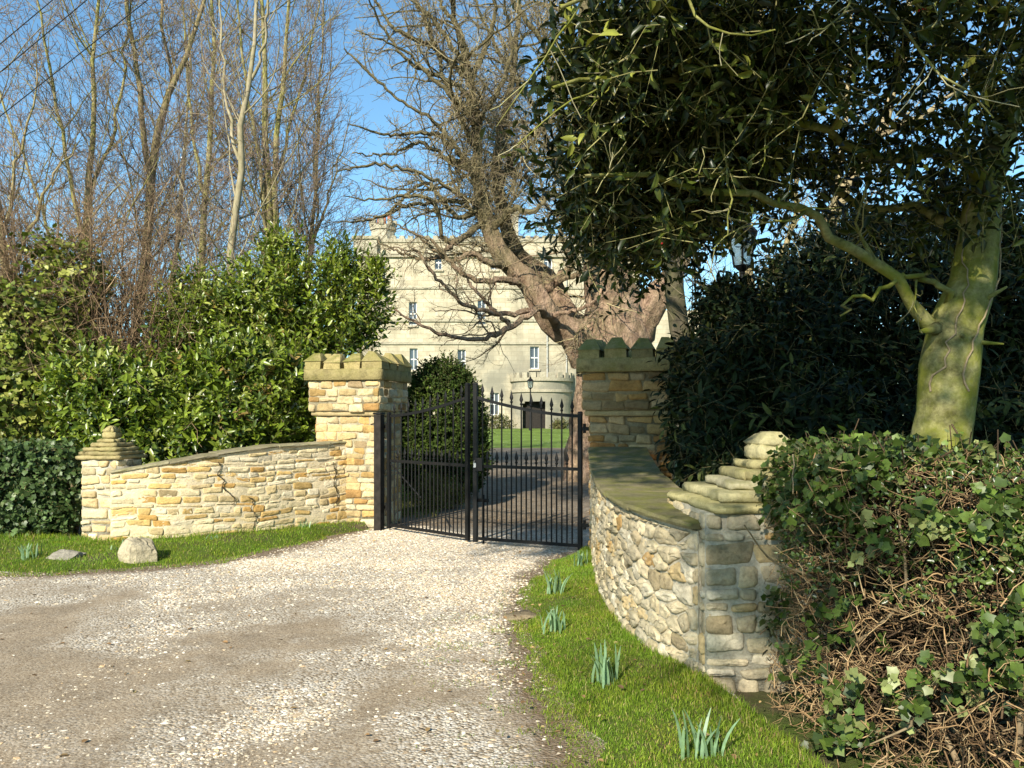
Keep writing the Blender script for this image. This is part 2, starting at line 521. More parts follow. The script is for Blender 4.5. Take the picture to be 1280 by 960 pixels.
# ------------------------------------------------------------------ bare branches
def sprout(P, R, per_m, ang, lenf, rf, tmin, steps, wander, up, lmax=9, lmin=.1, out_bias=None, rmin=.0028, total=None, thin=.011):
    """one level of side branches grown from every parent polyline"""
    N, K = R.shape
    seg = np.linalg.norm(np.diff(P, axis=1), axis=2); L = seg.sum(1)
    cnt = rng.poisson(np.maximum(per_m * L, .01))
    if total is not None and cnt.sum() > total:
        cnt = rng.binomial(cnt, total / cnt.sum())
    i = np.repeat(np.arange(N), cnt); n = len(i)
    if n == 0: return None, None
    t = tmin + (1 - tmin) * rng.random(n)
    x = t * (K - 1); a = np.minimum(x.astype(int), K - 2); f = (x - a)[:, None]
    p = P[i, a] * (1 - f) + P[i, a + 1] * f
    r = R[i, a] * (1 - f[:, 0]) + R[i, a + 1] * f[:, 0]
    T = nrm(P[i, a + 1] - P[i, a])
    rv = nrm(np.cross(T, rng.normal(size=(n, 3))))
    aa = np.radians(rng.normal(ang, 12, n))[:, None]
    d = T * np.cos(aa) + rv * np.sin(aa)
    if out_bias is not None: d = nrm(d + out_bias)
    ln = np.clip(L[i] * lenf * (1.15 - .75 * t) * rng.uniform(.5, 1.3, n), lmin, lmax)
    Q = np.empty((n, steps, 3)); Q[:, 0] = p
    for s in range(1, steps):
        d = nrm(d + rng.normal(0, wander, (n, 3)) + np.array([0, 0, up]))
        Q[:, s] = Q[:, s - 1] + d * (ln / (steps - 1))[:, None]
    r0 = np.maximum(np.minimum(r * rf, .004 + ln * thin), rmin)
    S = r0[:, None] * np.linspace(1, .3, steps)[None]
    return Q, np.maximum(S, rmin * .8)


def guide(pts, n=14, jit=.0):
    """limb from surveyed rows (u, v, distance, radius)"""
    q = np.array([[*W(u, v, d), r] for u, v, d, r in pts])
    q = spline(q, n)
    if jit: q[1:-1, :3] += rng.normal(0, jit, (n - 2, 3))
    return q[:, :3], q[:, 3]


def bare_tree(name, label, limbs, bark, twigc, levels, group=None, root=None, cat='tree', sides=10, n=16, jit=.03, slim=.72, rough=0):
    """limbs: guide lists. levels: list of dicts for sprout"""
    gs = [guide(l, n, jit) for l in limbs]
    b = gs[0][0][0]
    t = thing(name, label, cat, (b[0], b[1], float(hgt(b[0], b[1]))), group)
    mb = MB()
    P = np.stack([g[0] for g in gs]); R = np.stack([g[1] for g in gs]) * slim
    # root flare of the main trunk
    R[0, 0] *= 1.25
    tubes(mb, P, R, sides, rough=rough)
    cm = MB()
    P0, R0 = P, R
    for li, lv in enumerate(levels):
        lv = dict(lv); thick = lv.pop('thick', False); sd = lv.pop('sides', 3)
        src = lv.pop('both', False)
        Q, S = sprout(P0, R0, **lv)
        if Q is None: break
        if thick: tubes(mb, Q, S, 6)
        else: tubes(cm, Q, S, sd, palette(len(Q), twigc, [1] * len(twigc), .2))
        if src and Q.shape[1] == P0.shape[1]:
            P0 = np.concatenate([P0, Q]); R0 = np.concatenate([R0, S])
        else: P0, R0 = Q, S
    mb.build('trunk', bark, t)
    if cm.n: cm.build('crown', M['twig'], t)
    return t, (P0, R0)


# ------------------------------------------------------------------ setting: ground, drive, verges, lawn
def sheet_grid(xs, ys, dz):
    X, Y = np.meshgrid(xs, ys); Z = hgt(X, Y) + dz
    v = np.stack([X, Y, Z], -1).reshape(-1, 3)
    ny, nx = X.shape
    i = np.arange(ny * nx).reshape(ny, nx)
    q = np.stack([i[:-1, :-1], i[:-1, 1:], i[1:, 1:], i[1:, :-1]], -1).reshape(-1, 4)
    return v, q


mb = MB()
xs = np.r_[-1500, -400, -120, np.arange(-40, 41, 5), 120, 400, 1500]
ys = np.r_[-1500, -300, -60, np.arange(-10, 40, 10), np.arange(40, 64, 2), 70, 90, 150, 400, 1500]
mb.add(*sheet_grid(xs, ys, -.012)); struct(mb.build('ground', M['ground']))
mb = MB(); mb.add(*sheet_grid(np.r_[-40, -20, -6, 0, 6, 20, 40], np.r_[np.arange(40, 64, 1.5), 70, 90], .004)); struct(mb.build('lawn', M['lawn']))

def drive_sheet():
    mb = MB()
    xs = np.r_[-18, -12, -9, np.arange(-7.4, 1.31, .07)]; ys = np.r_[-6, -3, 0, 2, np.arange(3, 12.01, .07)]
    X, Y = np.meshgrid(xs, ys); w_, e_ = worn_mask(X, Y)
    Zz = .004 + .016 * (fbm(X, Y, .8, 3) - .5) * (Y > 2.5) * (Y < 9)
    i = np.arange(X.size).reshape(X.shape)
    mb.add(np.stack([X, Y, Zz], -1).reshape(-1, 3), np.stack([i[:-1, :-1], i[:-1, 1:], i[1:, 1:], i[1:, :-1]], -1).reshape(-1, 4), np.stack([w_, e_, .85 * smooth01((Y - 10.6) / 1.2)], -1).reshape(-1, 3))  # third channel: painted shade, fading in at the gate
    yy = np.linspace(12.01, 40.5, 60); l = np.interp(yy, [12, 14, 20, 30, 40.5], [-1.95, -1.35, -1.2, -1.7, -2.4]) + .1 * np.sin(yy * 2.1) ; r = np.interp(yy, [12, 14, 20, 40.5], [1.3, 2, 3, 5])
    t = np.linspace(0, 1, 12); X = l[:, None] * (1 - t) + r[:, None] * t; Y = np.broadcast_to(yy[:, None], X.shape)
    w_ = np.clip(.35 + 1.6 * (fbm(X, Y, .8, 4) - .5), 0, 1); i = np.arange(X.size).reshape(X.shape)
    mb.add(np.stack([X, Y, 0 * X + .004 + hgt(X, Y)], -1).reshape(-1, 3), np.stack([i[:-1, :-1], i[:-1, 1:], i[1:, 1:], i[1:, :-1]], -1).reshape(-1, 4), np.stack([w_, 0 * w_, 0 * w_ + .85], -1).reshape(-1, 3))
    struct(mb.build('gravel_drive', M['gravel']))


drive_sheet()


def loft(edge, wall, n=60, m=7, rise=.06, ragged=.06):
    e = spline(edge, n); w = spline(wall, n)
    k = np.arange(n)
    e = e + np.c_[np.zeros(n), np.zeros(n)] + ragged * np.c_[np.sin(k * 1.7) + np.sin(k * .63 + 1) + rng.normal(0, .5, n), np.cos(k * 1.1) + rng.normal(0, .5, n)] * .5
    t = np.linspace(0, 1, m)
    G = e[:, None] * (1 - t)[None, :, None] + w[:, None] * t[None, :, None]
    Z = rise * smooth01(t * 1.6)[None] + .012 * lumps(np.c_[G.reshape(-1, 2), np.zeros(n * m)], 3.3).reshape(n, m)
    Z[:, 0] = -.006
    V = np.concatenate([G, Z[..., None]], -1)
    i = np.arange(n * m).reshape(n, m)
    q = np.stack([i[:-1, :-1], i[1:, :-1], i[1:, 1:], i[:-1, 1:]], -1).reshape(-1, 4)
    return V, q


def loft_sample(V, N, spill=.0):
    n, m = V.shape[:2]
    # area weighted rows
    d = np.linalg.norm(V[1:, m // 2] - V[:-1, m // 2], axis=1) * np.linalg.norm(V[:-1, -1] - V[:-1, 0], axis=1)
    i = rng.choice(n - 1, N, p=d / d.sum()); f = rng.random(N)
    t = rng.uniform(-spill, 1, N) * (m - 1); j = np.clip(np.floor(t).astype(int), 0, m - 2); g = t - j
    a = V[i, j] * (1 - g)[:, None] + V[i, j + 1] * g[:, None]; b = V[i + 1, j] * (1 - g)[:, None] + V[i + 1, j + 1] * g[:, None]
    p = a * (1 - f)[:, None] + b * f[:, None]
    p[:, 2] = np.maximum(p[:, 2], 0.002)
    return p, t / (m - 1)


def blades(mb, p, h, w, lean, cols, wts):
    n = len(p)
    a = rng.uniform(0, 2 * PI, n); dx = np.c_[np.cos(a), np.sin(a), np.zeros(n)]
    la = rng.uniform(0, 2 * PI, n); ld = np.c_[np.cos(la), np.sin(la), np.zeros(n)] * (lean * rng.random(n))[:, None]
    H = (h * rng.uniform(.45, 1.3, n))[:, None]; wd = (w * rng.uniform(.7, 1.2, n))[:, None]
    up = np.array([0, 0, 1.])
    m1 = p + H * (.55 * up + ld * .35); tp = p + H * ((1 - .3 * np.linalg.norm(ld, axis=1)[:, None]) * up + ld)
    V = np.stack([p - dx * wd, p + dx * wd, m1 + dx * wd * .75, m1 - dx * wd * .75, tp], 1)
    o = np.arange(n)[:, None] * 5
    mb.add(V.reshape(-1, 3), [o + np.array([[0, 1, 2, 3]]), o + np.array([[3, 2, 4]])], np.repeat(palette(n, cols, wts, .2) * (.55 + .9 * fbm(p[:, 0], p[:, 1], 1.7, 4))[:, None] * np.c_[.8 + .5 * fbm(p[:, 0] + 7, p[:, 1], 3.5, 3), np.ones(n), np.ones(n)], 5, 0))


GC = [(.165, .26, .024), (.22, .305, .035), (.11, .19, .018), (.36, .33, .13), (.28, .20, .10)]; GW = [4, 3, 2.2, .9, .5]
edge_r = EDGE_R
wall_r = [(1.4, -.5), (1.45, 2.2), (1.32, 3.7), (1.10, 4.75), (.88, 5.4), (.78, 6.3), (.84, 8.0), (.92, 9.3)]
V, q = loft(edge_r, wall_r, 70, 8, .07, .07)
mb = MB(); mb.add(V.reshape(-1, 3), q); struct(mb.build('grass_verge', M['verge']))
mb = MB()
p, t = loft_sample(V, 100000, .05)
hh = .012 + .024 * smooth01((t - .75) / .2) + .032 * fbm(p[:, 0], p[:, 1], 3, 4) ** 1.5
blades(mb, p, hh, .0019, 1.1, GC, GW)
p, t = loft_sample(V, 2500, .35); blades(mb, p, .04, .002, 1.0, GC, GW)
o = mb.build('grass', M['grass']); struct(o, 'stuff')
edge_l = EDGE_L
wall_l = [(-14, 10.1), (-7, 10.05), (-5.5, 9.95), (-4.83, 9.66), (-3.5, 10.36), (-2.85, 10.98), (-2.15, 11.42)]
V, q = loft(edge_l, wall_l, 90, 8, .10, .08)
mb = MB(); mb.add(V.reshape(-1, 3), q[:, ::-1]); struct(mb.build('grass_verge', M['verge']))
mb = MB(); p, t = loft_sample(V, 60000, .05)
blades(mb, p, .026 + .03 * (t > .88) + .012 * fbm(p[:, 0], p[:, 1], 3, 3), .0032, 1.0, GC, GW)
o = mb.build('grass', M['grass']); struct(o, 'stuff')
# rough grass and leaf litter inside the gate
mb = MB(); p = np.c_[rng.uniform(-4, -1.2, 9000), rng.uniform(12.5, 19, 9000), np.zeros(9000)]
blades(mb, p, .09, .005, .9, [(.12, .14, .03), (.2, .19, .07), (.08, .10, .02)], [2, 1, 1])
o = mb.build('grass', M['grass']); struct(o, 'stuff')


def gravel_stones():
    N = 560000
    # denser toward the viewer's end of the forecourt
    y = 2.6 + 9.0 * rng.random(N) ** 1.5
    lo = np.maximum(-.66 * y - .3, np.interp(y, [8, 8.5, 9.1, 10.3, 11.3], [-9, -3.6, -3.0, -2.4, -2.0])); hi = np.interp(y, [2, 3.64, 5, 6.3, 7.4, 8.6, 9.3, 10, 11.4], [.36, .34, .2, .1, .2, .47, .8, .3, -1.2])
    x = lo + (hi - lo) * rng.random(N)
    p = np.c_[x, y, np.zeros(N)]
    worn, soil = worn_mask(x, y)
    keep = rng.random(N) < np.clip(1.0 - 1.0 * worn, .30, 1) * (1 - .7 * soil) * np.clip(.6 + .9 * fbm(x, y, 3.1, 3), .3, 1)
    p = p[keep]; n0 = len(p)
    yi = 11.6 + 12 * rng.random(26000) ** 1.5; p = np.vstack([p, np.c_[np.interp(yi, [11.6, 14, 20, 30], [-1.4, -1.1, -1.0, -1.4]) + np.interp(yi, [11.6, 14, 20, 30], [2.6, 3.1, 4.0, 5]) * rng.random(26000), yi, np.zeros(26000)]]); N = len(p)
    s = np.clip(rng.lognormal(math.log(.0053) - .32 * worn_mask(p[:, 0], p[:, 1])[0], .42, N), .003, .018)
    g = (1 + 5 ** .5) / 2
    ico = np.array([[-1, g, 0], [1, g, 0], [-1, -g, 0], [1, -g, 0], [0, -1, g], [0, 1, g], [0, -1, -g], [0, 1, -g], [g, 0, -1], [g, 0, 1], [-g, 0, -1], [-g, 0, 1]]) / 1.9
    fa = np.array([[0, 11, 5], [0, 5, 1], [0, 1, 7], [0, 7, 10], [0, 10, 11], [1, 5, 9], [5, 11, 4], [11, 10, 2], [10, 7, 6], [7, 1, 8], [3, 9, 4], [3, 4, 2], [3, 2, 6], [3, 6, 8], [3, 8, 9], [4, 9, 5], [2, 4, 11], [6, 2, 10], [8, 6, 7], [9, 8, 1]])
    a = rng.uniform(0, 2 * PI, N); ca, sa = np.cos(a), np.sin(a)
    v = ico[None] * (1 + rng.normal(0, .16, (N, 12, 1))) * np.stack([rng.uniform(.9, 1.5, N), rng.uniform(.7, 1.1, N), rng.uniform(.4, .75, N)], 1)[:, None]
    v = np.stack([v[..., 0] * ca[:, None] - v[..., 1] * sa[:, None], v[..., 0] * sa[:, None] + v[..., 1] * ca[:, None], v[..., 2] + .15], -1) * s[:, None, None] + p[:, None]
    s[n0:] *= 1.5
    c = palette(N, [(.66, .59, .48), (.56, .47, .345), (.46, .36, .24), (.34, .26, .175), (.58, .52, .44), (.50, .35, .2)], [3, 4, 3, 1.6, 2, .8], .10)
    c[n0:] *= np.array([.46, .39, .32])  # stones past the gate browner, darkened for the shade there
    mb = MB(); big = s > .0066
    vb, cb = v[big], c[big]; mb.add(vb.reshape(-1, 3), (fa[None] + (np.arange(len(vb)) * 12)[:, None, None]).reshape(-1, 3), np.repeat(cb, 12, 0))
    vs_, cs_ = v[~big][:, [0, 3, 4, 7, 9, 10]], c[~big]                # the finest chips need only eight facets
    fo = np.array([[0, 2, 4], [0, 4, 3], [0, 3, 5], [0, 5, 2], [1, 4, 2], [1, 3, 4], [1, 5, 3], [1, 2, 5]])
    mb.add(vs_.reshape(-1, 3), (fo[None] + (np.arange(len(vs_)) * 6)[:, None, None]).reshape(-1, 3), np.repeat(cs_, 6, 0))
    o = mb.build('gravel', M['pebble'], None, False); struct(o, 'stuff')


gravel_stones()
# weeds creeping into the drive edge
mb = MB(); N = 9000
cx = np.r_[rng.normal(-.15, .22, N // 2), rng.normal(.1, .18, N // 2)]; cy = np.r_[rng.normal(5.7, .7, N // 2), rng.normal(3.9, .6, N // 2)]
p = np.c_[cx, cy, np.zeros(N)]; p = p[(lumps(p, 7) > .05)]
blades(mb, p, .022, .002, 1.0, GC, GW); o = mb.build('weeds', M['grass']); struct(o, 'stuff')

# ------------------------------------------------------------------ stonework
def clip_poly(poly, fn):
    out = []
    n = len(poly)
    for i in range(n):
        a, b = poly[i], poly[(i + 1) % n]
        fa, fb = fn(a), fn(b)
        if fa >= 0: out.append(a)
        if (fa >= 0) != (fb >= 0): out.append(a + (b - a) * (fa / (fa - fb)))
    return np.array(out) if len(out) > 2 else None


def chaikin(p, k=1, f=.22):
    for _ in range(k):
        q = np.roll(p, -1, 0)
        p = np.stack([p * (1 - f) + q * f, p * f + q * (1 - f)], 1).reshape(-1, 2)
    return p


def shrink(p, g):
    c = p.mean(0); d = p - c
    e = np.maximum(np.ptp(p, axis=0), 1e-3)
    return c + d * np.maximum(1 - 2 * g / e, .3)


def courses(H, lo, hi):
    z = [0.0]
    while z[-1] < H: z.append(z[-1] + rng.uniform(lo, hi))
    return np.array(z)


def course_stones(L, zs, wlo, whi, jit=.008, ends=(0, 0)):
    out = []
    for a, b in zip(zs[:-1], zs[1:]):
        s = -ends[0]; end = L + ends[1]
        h = b - a
        while s < end - 1e-6:
            w = rng.uniform(wlo, whi) * (1 + .5 * (h > .13))
            e = s + w
            if end - e < wlo * .6: e = end
            j = rng.normal(0, jit, (4, 2)); 
            if s <= -ends[0] + 1e-6: j[[0, 3], 0] = rng.normal(0, .004, 2)
            if e >= end - 1e-6: j[[1, 2], 0] = rng.normal(0, .004, 2)
            if h > .14 and w < whi * .6 and rng.random() < .35:      # two thin stones in a thick course
                m = a + h * rng.uniform(.4, .6)
                out.append(np.array([[s, a], [e, a], [e, m], [s, m]]) + j * .6); out.append(np.array([[s, m], [e, m], [e, b], [s, b]]) + j * .6)
            else: out.append(np.array([[s, a], [e, a], [e, b], [s, b]]) + j)
            s = e
    return out


def voronoi_stones(L, H, ps, pz, jit=.36):
    pts = []
    for r, z in enumerate(np.arange(-pz, H + 2 * pz, pz)):
        for s in np.arange(-2 * ps, L + 2 * ps, ps):
            pts.append((s + (r % 2) * ps * .5 + rng.normal(0, jit * ps * .6), z + rng.normal(0, jit * pz * .55)))
    pts = np.array(pts)
    pts = pts[rng.random(len(pts)) > .1]
    sc = np.array([1 / ps, 1 / pz]); out = []
    for p in pts:
        if not (-.5 * ps < p[0] < L + .5 * ps and -.3 * pz < p[1] < H + .4 * pz): continue
        dd = (((pts - p) * sc) ** 2).sum(1); nb = pts[np.argsort(dd)[1:16]]
        poly = p + np.array([[-2, -2], [2, -2], [2, 2], [-2, 2]]) * np.array([ps, pz])
        for b in nb:
            mid = (p + b) / 2; nn = (p - b) * sc * sc
            poly = clip_poly(poly, lambda x: ((x - mid) * nn).sum())
            if poly is None: break
        if poly is None: continue
        for fn in (lambda x: x[0], lambda x: L - x[0], lambda x: x[1] + .02, ):
            poly = clip_poly(poly, fn)
            if poly is None: break
        if poly is not None: out.append(poly)
    return out


def lay_stones(mb, polys, fmap, top=None, gap=.010, proud=.022, cols=None, wts=None, rough=.006, rounds=2):
    for poly in polys:
        if top is not None:
            poly = clip_poly(poly, lambda x: top(x[0]) - x[1])
            if poly is None: continue
        e = np.ptp(poly, axis=0)
        if e[0] < .03 or e[1] < .025: continue
        p = shrink(poly, gap * rng.uniform(.6, 1.4))
        p = np.repeat(p, 2, 0) if len(p) < 3 else p
        q = []
        for i in range(len(p)):                                  # extra points on long sides give wobbly outlines
            a, b = p[i], p[(i + 1) % len(p)]
            k = max(1, int(np.linalg.norm(b - a) / .06))
            for t in range(k): q.append(a + (b - a) * t / k + rng.normal(0, rough * .5, 2) * (t > 0))
        p = chaikin(np.array(q), 1, .17)
        n = len(p); c0 = p.mean(0)
        pr = proud * rng.uniform(.4, 1.4)
        tilt = rng.normal(0, .12, 2) * pr / max(e.min(), .05)
        rings = []
        for sc, o in ((1.02, -.03), (1.0, pr * .35), (.95, pr * .85), (.76, pr * 1.02), (.40, pr * 1.1)):
            # inset by an even margin rather than a scale so long stones keep square shoulders
            m_ = (1 - sc) * min(e) * .8 if sc < 1 else 0
            pp = shrink(p, m_) if sc < 1 else c0 + (p - c0) * sc
            oo = o + ((pp - c0) @ tilt if o > 0 else 0) + rng.normal(0, rough * .55, n) * (o > pr * .5)
            rings.append(np.c_[pp, np.broadcast_to(oo, n)])
        allp = np.vstack(rings + [[[c0[0], c0[1], pr * 1.1]]])
        V = fmap(allp[:, 0], allp[:, 1], allp[:, 2])
        i = np.arange(n); j = (i + 1) % n
        Q = np.vstack([np.c_[k * n + i, k * n + j, (k + 1) * n + j, (k + 1) * n + i] for k in range(4)])
        T = np.c_[4 * n + i, 4 * n + j, np.full(n, 5 * n)]
        mb.add(V, [Q, T], palette(1, cols, wts, .13)[0])


SAND = [(.58, .445, .235), (.61, .50, .31), (.51, .34, .13), (.45, .265, .085), (.62, .53, .37), (.41, .31, .165)]
SANDW = [3, 3, 2.0, 1.1, 2.2, .8]
PILC = [(.40, .30, .16), (.44, .37, .24), (.36, .23, .09), (.30, .17, .06), (.34, .28, .17), (.24, .18, .11)]
RUB = [(.43, .36, .24), (.48, .42, .31), (.42, .31, .16), (.37, .23, .09), (.34, .285, .19), (.29, .23, .14), (.44, .36, .23)]
RUBW = [3.5, 2.6, 1.0, .28, 2.2, 1.2, 2]
MORT = (.62, .51, .34)


class CurveWall:
    def __init__(self, pts, n=80):
        self.c = spline(pts, n)
        self.s = np.r_[0, np.cumsum(np.linalg.norm(np.diff(self.c, axis=0), axis=1))]
        self.L = self.s[-1]
        t = nrm(np.gradient(self.c, axis=0)); self.n = np.c_[t[:, 1], -t[:, 0]]

    def at(self, s, z, o):
        s = np.asarray(s, float); z = np.broadcast_to(np.asarray(z, float), s.shape); o = np.broadcast_to(np.asarray(o, float), s.shape)
        x = np.interp(s, self.s, self.c[:, 0]); y = np.interp(s, self.s, self.c[:, 1])
        nx = np.interp(s, self.s, self.n[:, 0]); ny = np.interp(s, self.s, self.n[:, 1])
        return np.stack([x + nx * o, y + ny * o, z], -1)


def wall_core(mb, w, top, thick, colour, n=60):
    s = np.linspace(0, w.L, n); tz = np.array([top(a) for a in s])
    zz = np.linspace(0, 1, 14)
    S, Zf = np.meshgrid(s, zz)
    Z = -.05 + (tz[None] + .05) * Zf
    O = .004 + .007 * lumps(np.c_[S.ravel() * 3, Z.ravel() * 3, np.zeros(S.size)], 5).reshape(S.shape)
    V = w.at(S.ravel(), Z.ravel(), O.ravel())
    i = np.arange(S.size).reshape(S.shape)
    mb.add(V, np.stack([i[:-1, :-1], i[:-1, 1:], i[1:, 1:], i[1:, :-1]], -1).reshape(-1, 4), colour)
    # back, top and ends
    f = np.concatenate([w.at(s, tz - .002, 0), w.at(s, tz - .002, -thick), w.at(s, -.05 + 0 * s, -thick), w.at(s, -.05 + 0 * s, 0)])
    k = np.arange(n - 1)
    mb.add(f, [np.c_[a * n + k, a * n + k + 1, b * n + k + 1, b * n + k] for a, b in ((0, 1), (1, 2))] + [np.array([[0, n, 2 * n, 3 * n], [n - 1, 4 * n - 1, 3 * n - 1, 2 * n - 1]])], colour)


def coping(w, top, thick, over, th, slab, parent, mat, cols, name='coping_slab', s0=-.02, s1=None, zoff=0.0):
    s1 = w.L if s1 is None else s1
    a = s0
    while a < s1 - .05:
        b = min(a + slab * rng.uniform(.75, 1.3), s1)
        if s1 - b < slab * .35: b = s1
        mb = MB()
        n = 7
        s = np.linspace(a + .004, b - .004, n); z = np.array([top(x) for x in np.clip(s, 0, w.L)]) + zoff + rng.normal(0, .004)
        ov = over + rng.normal(0, .008)
        J = lambda: rng.normal(0, .003, n)
        def pt(o, zz): 
            base = w.at(s, zz, o)
            return base
        rows = [pt(ov + J(), z + .002), pt(ov + .006 + J(), z + th * .5), pt(ov - .004 + J(), z + th + J()), pt(ov - thick * .5, z + th + .006 + J()), pt(-thick - over + J(), z + th + J()), pt(-thick - over, z + .002)]
        k = np.arange(n - 1); F_ = []
        for r in range(6):
            r2 = (r + 1) % 6
            F_.append(np.c_[r * n + k, r * n + k + 1, r2 * n + k + 1, r2 * n + k])
        F_ += [np.array([[r * n for r in range(6)][::-1]]), np.array([[r * n + n - 1 for r in range(6)]])]
        mb.add(np.concatenate(rows), F_, palette(1, cols, [1] * len(cols), .12)[0])
        mb.build(name, mat, parent, False)
        a = b


CAPC = [(.28, .23, .10), (.24, .195, .09), (.33, .26, .12)]
# --- left curved wall
lw = CurveWall([(-4.83, 9.62), (-4.2, 9.86), (-3.5, 10.35), (-2.85, 10.95), (-2.30, 11.46)])
ltop = lambda s: float(np.interp(s / lw.L, [0, .35, .62, 1], [.91, 1.085, 1.18, 1.215]))
t = thing('curved_stone_wall', 'low curved wall of pale golden coursed sandstone, cracked, left of the gates', 'wall', (-3.6, 10.4, 0), 'curved walls flanking the gates')
mb = MB(); wall_core(mb, lw, ltop, .38, MORT)
zs = courses(1.25, .042, .095)
st = course_stones(lw.L, zs, .12, .31, .011)
wob = lambda s, z, o: lw.at(s, z + .018 * np.sin(s * 2.1 + 1) * np.minimum(z / .3, 1) + .008 * np.sin(s * 6.3), o)
lay_stones(mb, st, wob, lambda s: ltop(min(max(s, 0), lw.L)) - .012, .0075, .011, SAND, SANDW, .005)
mb.build('stonework', M['left_wall'], t)
# settlement cracks running down the face
mb = MB()
for path in ([(1.23, 1.02), (1.26, .93), (1.22, .86), (1.30, .78), (1.27, .70), (1.38, .60), (1.43, .52), (1.40, .46)], [(1.62, .55), (1.68, .48), (1.66, .38), (1.72, .28), (1.69, .16), (1.71, .05)], [(2.86, .95), (2.90, .8), (2.87, .66), (2.93, .5), (2.91, .36)]):
    q = np.array(path); q = np.array([q[0] + (q[-1] - q[0]) * 0 + p_ for p_ in np.vstack([q]) - q[0]])
    q = spline(q, 24) + np.r_[[[0, 0]], rng.normal(0, .008, (22, 2)), [[0, 0]]]
    tubes(mb, lw.at(q[:, 0], q[:, 1], .022), np.full(24, .006) * rng.uniform(.5, 1.4, 24), 4)
mb.build('crack', mat_plain('dark_crack', (.05, .04, .025), .95, .05), t)
coping(lw, ltop, .40, .03, .028, .62, t, M['pillar'], [(.30, .26, .17), (.34, .29, .19), (.25, .21, .14)], s0=.0, s1=lw.L + .02)

# --- right curved wall
rw = CurveWall([(1.11, 4.74), (.92, 5.25), (.81, 5.95), (.78, 6.8), (.84, 8.0), (.93, 9.22)][::-1])
rtop = lambda s: float(np.interp(s / rw.L, [0, .08, .3, .6, 1], [1.20, 1.15, 1.04, .965, .915]))
t = thing('curved_stone_wall', 'low curved wall of rough pale rubble with broad mossy coping, right of the gates', 'wall', (.85, 6.8, 0), 'curved walls flanking the gates')
mb = MB(); wall_core(mb, rw, rtop, .50, (.38, .34, .26))
st = voronoi_stones(rw.L, 1.25, .165, .092)
lay_stones(mb, st, rw.at, lambda s: rtop(min(max(s, 0), rw.L)) - .01, .007, .022, RUB, RUBW, .014)
mb.build('stonework', M['right_wall'], t)
coping(rw, rtop, .56, .05, .04, .95, t, M['coping'], [(.17, .145, .08), (.21, .175, .10), (.14, .125, .065)], s0=.0, s1=rw.L)


# --- gate pillars
def face_map(o, tx, nx):
    o = np.asarray(o, float)
    def f(s, z, out):
        return np.stack([o[0] + tx[0] * s + nx[0] * out, o[1] + tx[1] * s + nx[1] * out, np.asarray(z) + 0 * s], -1)
    return f


def stone_block(mb, c, half, rot, z0, z1, cl, ch, wl, wh, cols, wts, proud=.016, mort=(.36, .31, .21), gap=.008):
    """four faces of coursed stones round a core"""
    ca, sa = math.cos(rot), math.sin(rot)
    tx = np.array([ca, sa]); ny = np.array([sa, -ca])
    mb.box((c[0], c[1], (z0 + z1) / 2), (half + .003, half + .003, (z1 - z0) / 2), [[ca, sa, 0], [-sa, ca, 0], [0, 0, 1]], mort)
    zs = courses(z1 - z0, cl, ch); zs = zs * (z1 - z0) / zs[-1] + z0
    for k in range(4):
        a = rot + k * PI / 2
        tx = np.array([math.cos(a), math.sin(a)]); nx = np.array([math.sin(a), -math.cos(a)])
        o = np.asarray(c) + nx * half - tx * half
        st = course_stones(2 * half, zs, wl, wh, .012, (.010, .010))
        lay_stones(mb, st, face_map(o, tx, nx), None, gap, proud, cols, wts, .006)


def slab(mb, c, half, rot, z0, z1, bev=.01, colour=(.3, .26, .16), n=10, rough=.006, inset_top=0.0):
    """worn square slab: jittered outline with eased edges"""
    ca, sa = math.cos(rot), math.sin(rot)
    per = []
    for k in range(4):
        for t in np.linspace(-1, 1, n, endpoint=False):
            x, y = [(t, -1), (1, t), (-t, 1), (-1, -t)][k]
            per.append((x, y))
    per = np.array(per) * np.asarray(half)
    j = rng.normal(0, rough, per.shape)
    rows = []
    for z, i in ((z0, bev), (z0 + bev, 0), (z1 - bev, inset_top), (z1, inset_top + bev)):
        sc = 1 - i / np.max(half)
        q = per * sc + j
        rows.append(np.c_[c[0] + q[:, 0] * ca - q[:, 1] * sa, c[1] + q[:, 0] * sa + q[:, 1] * ca, np.full(len(q), z) + rng.normal(0, rough * .3, len(q))])
    m = len(per); k = np.arange(m); k2 = (k + 1) % m
    F_ = [np.c_[r * m + k, r * m + k2, (r + 1) * m + k2, (r + 1) * m + k] for r in range(3)]
    F_ += [np.arange(m)[None, ::-1], 3 * m + np.arange(m)[None]]
    mb.add(np.concatenate(rows), F_, colour)


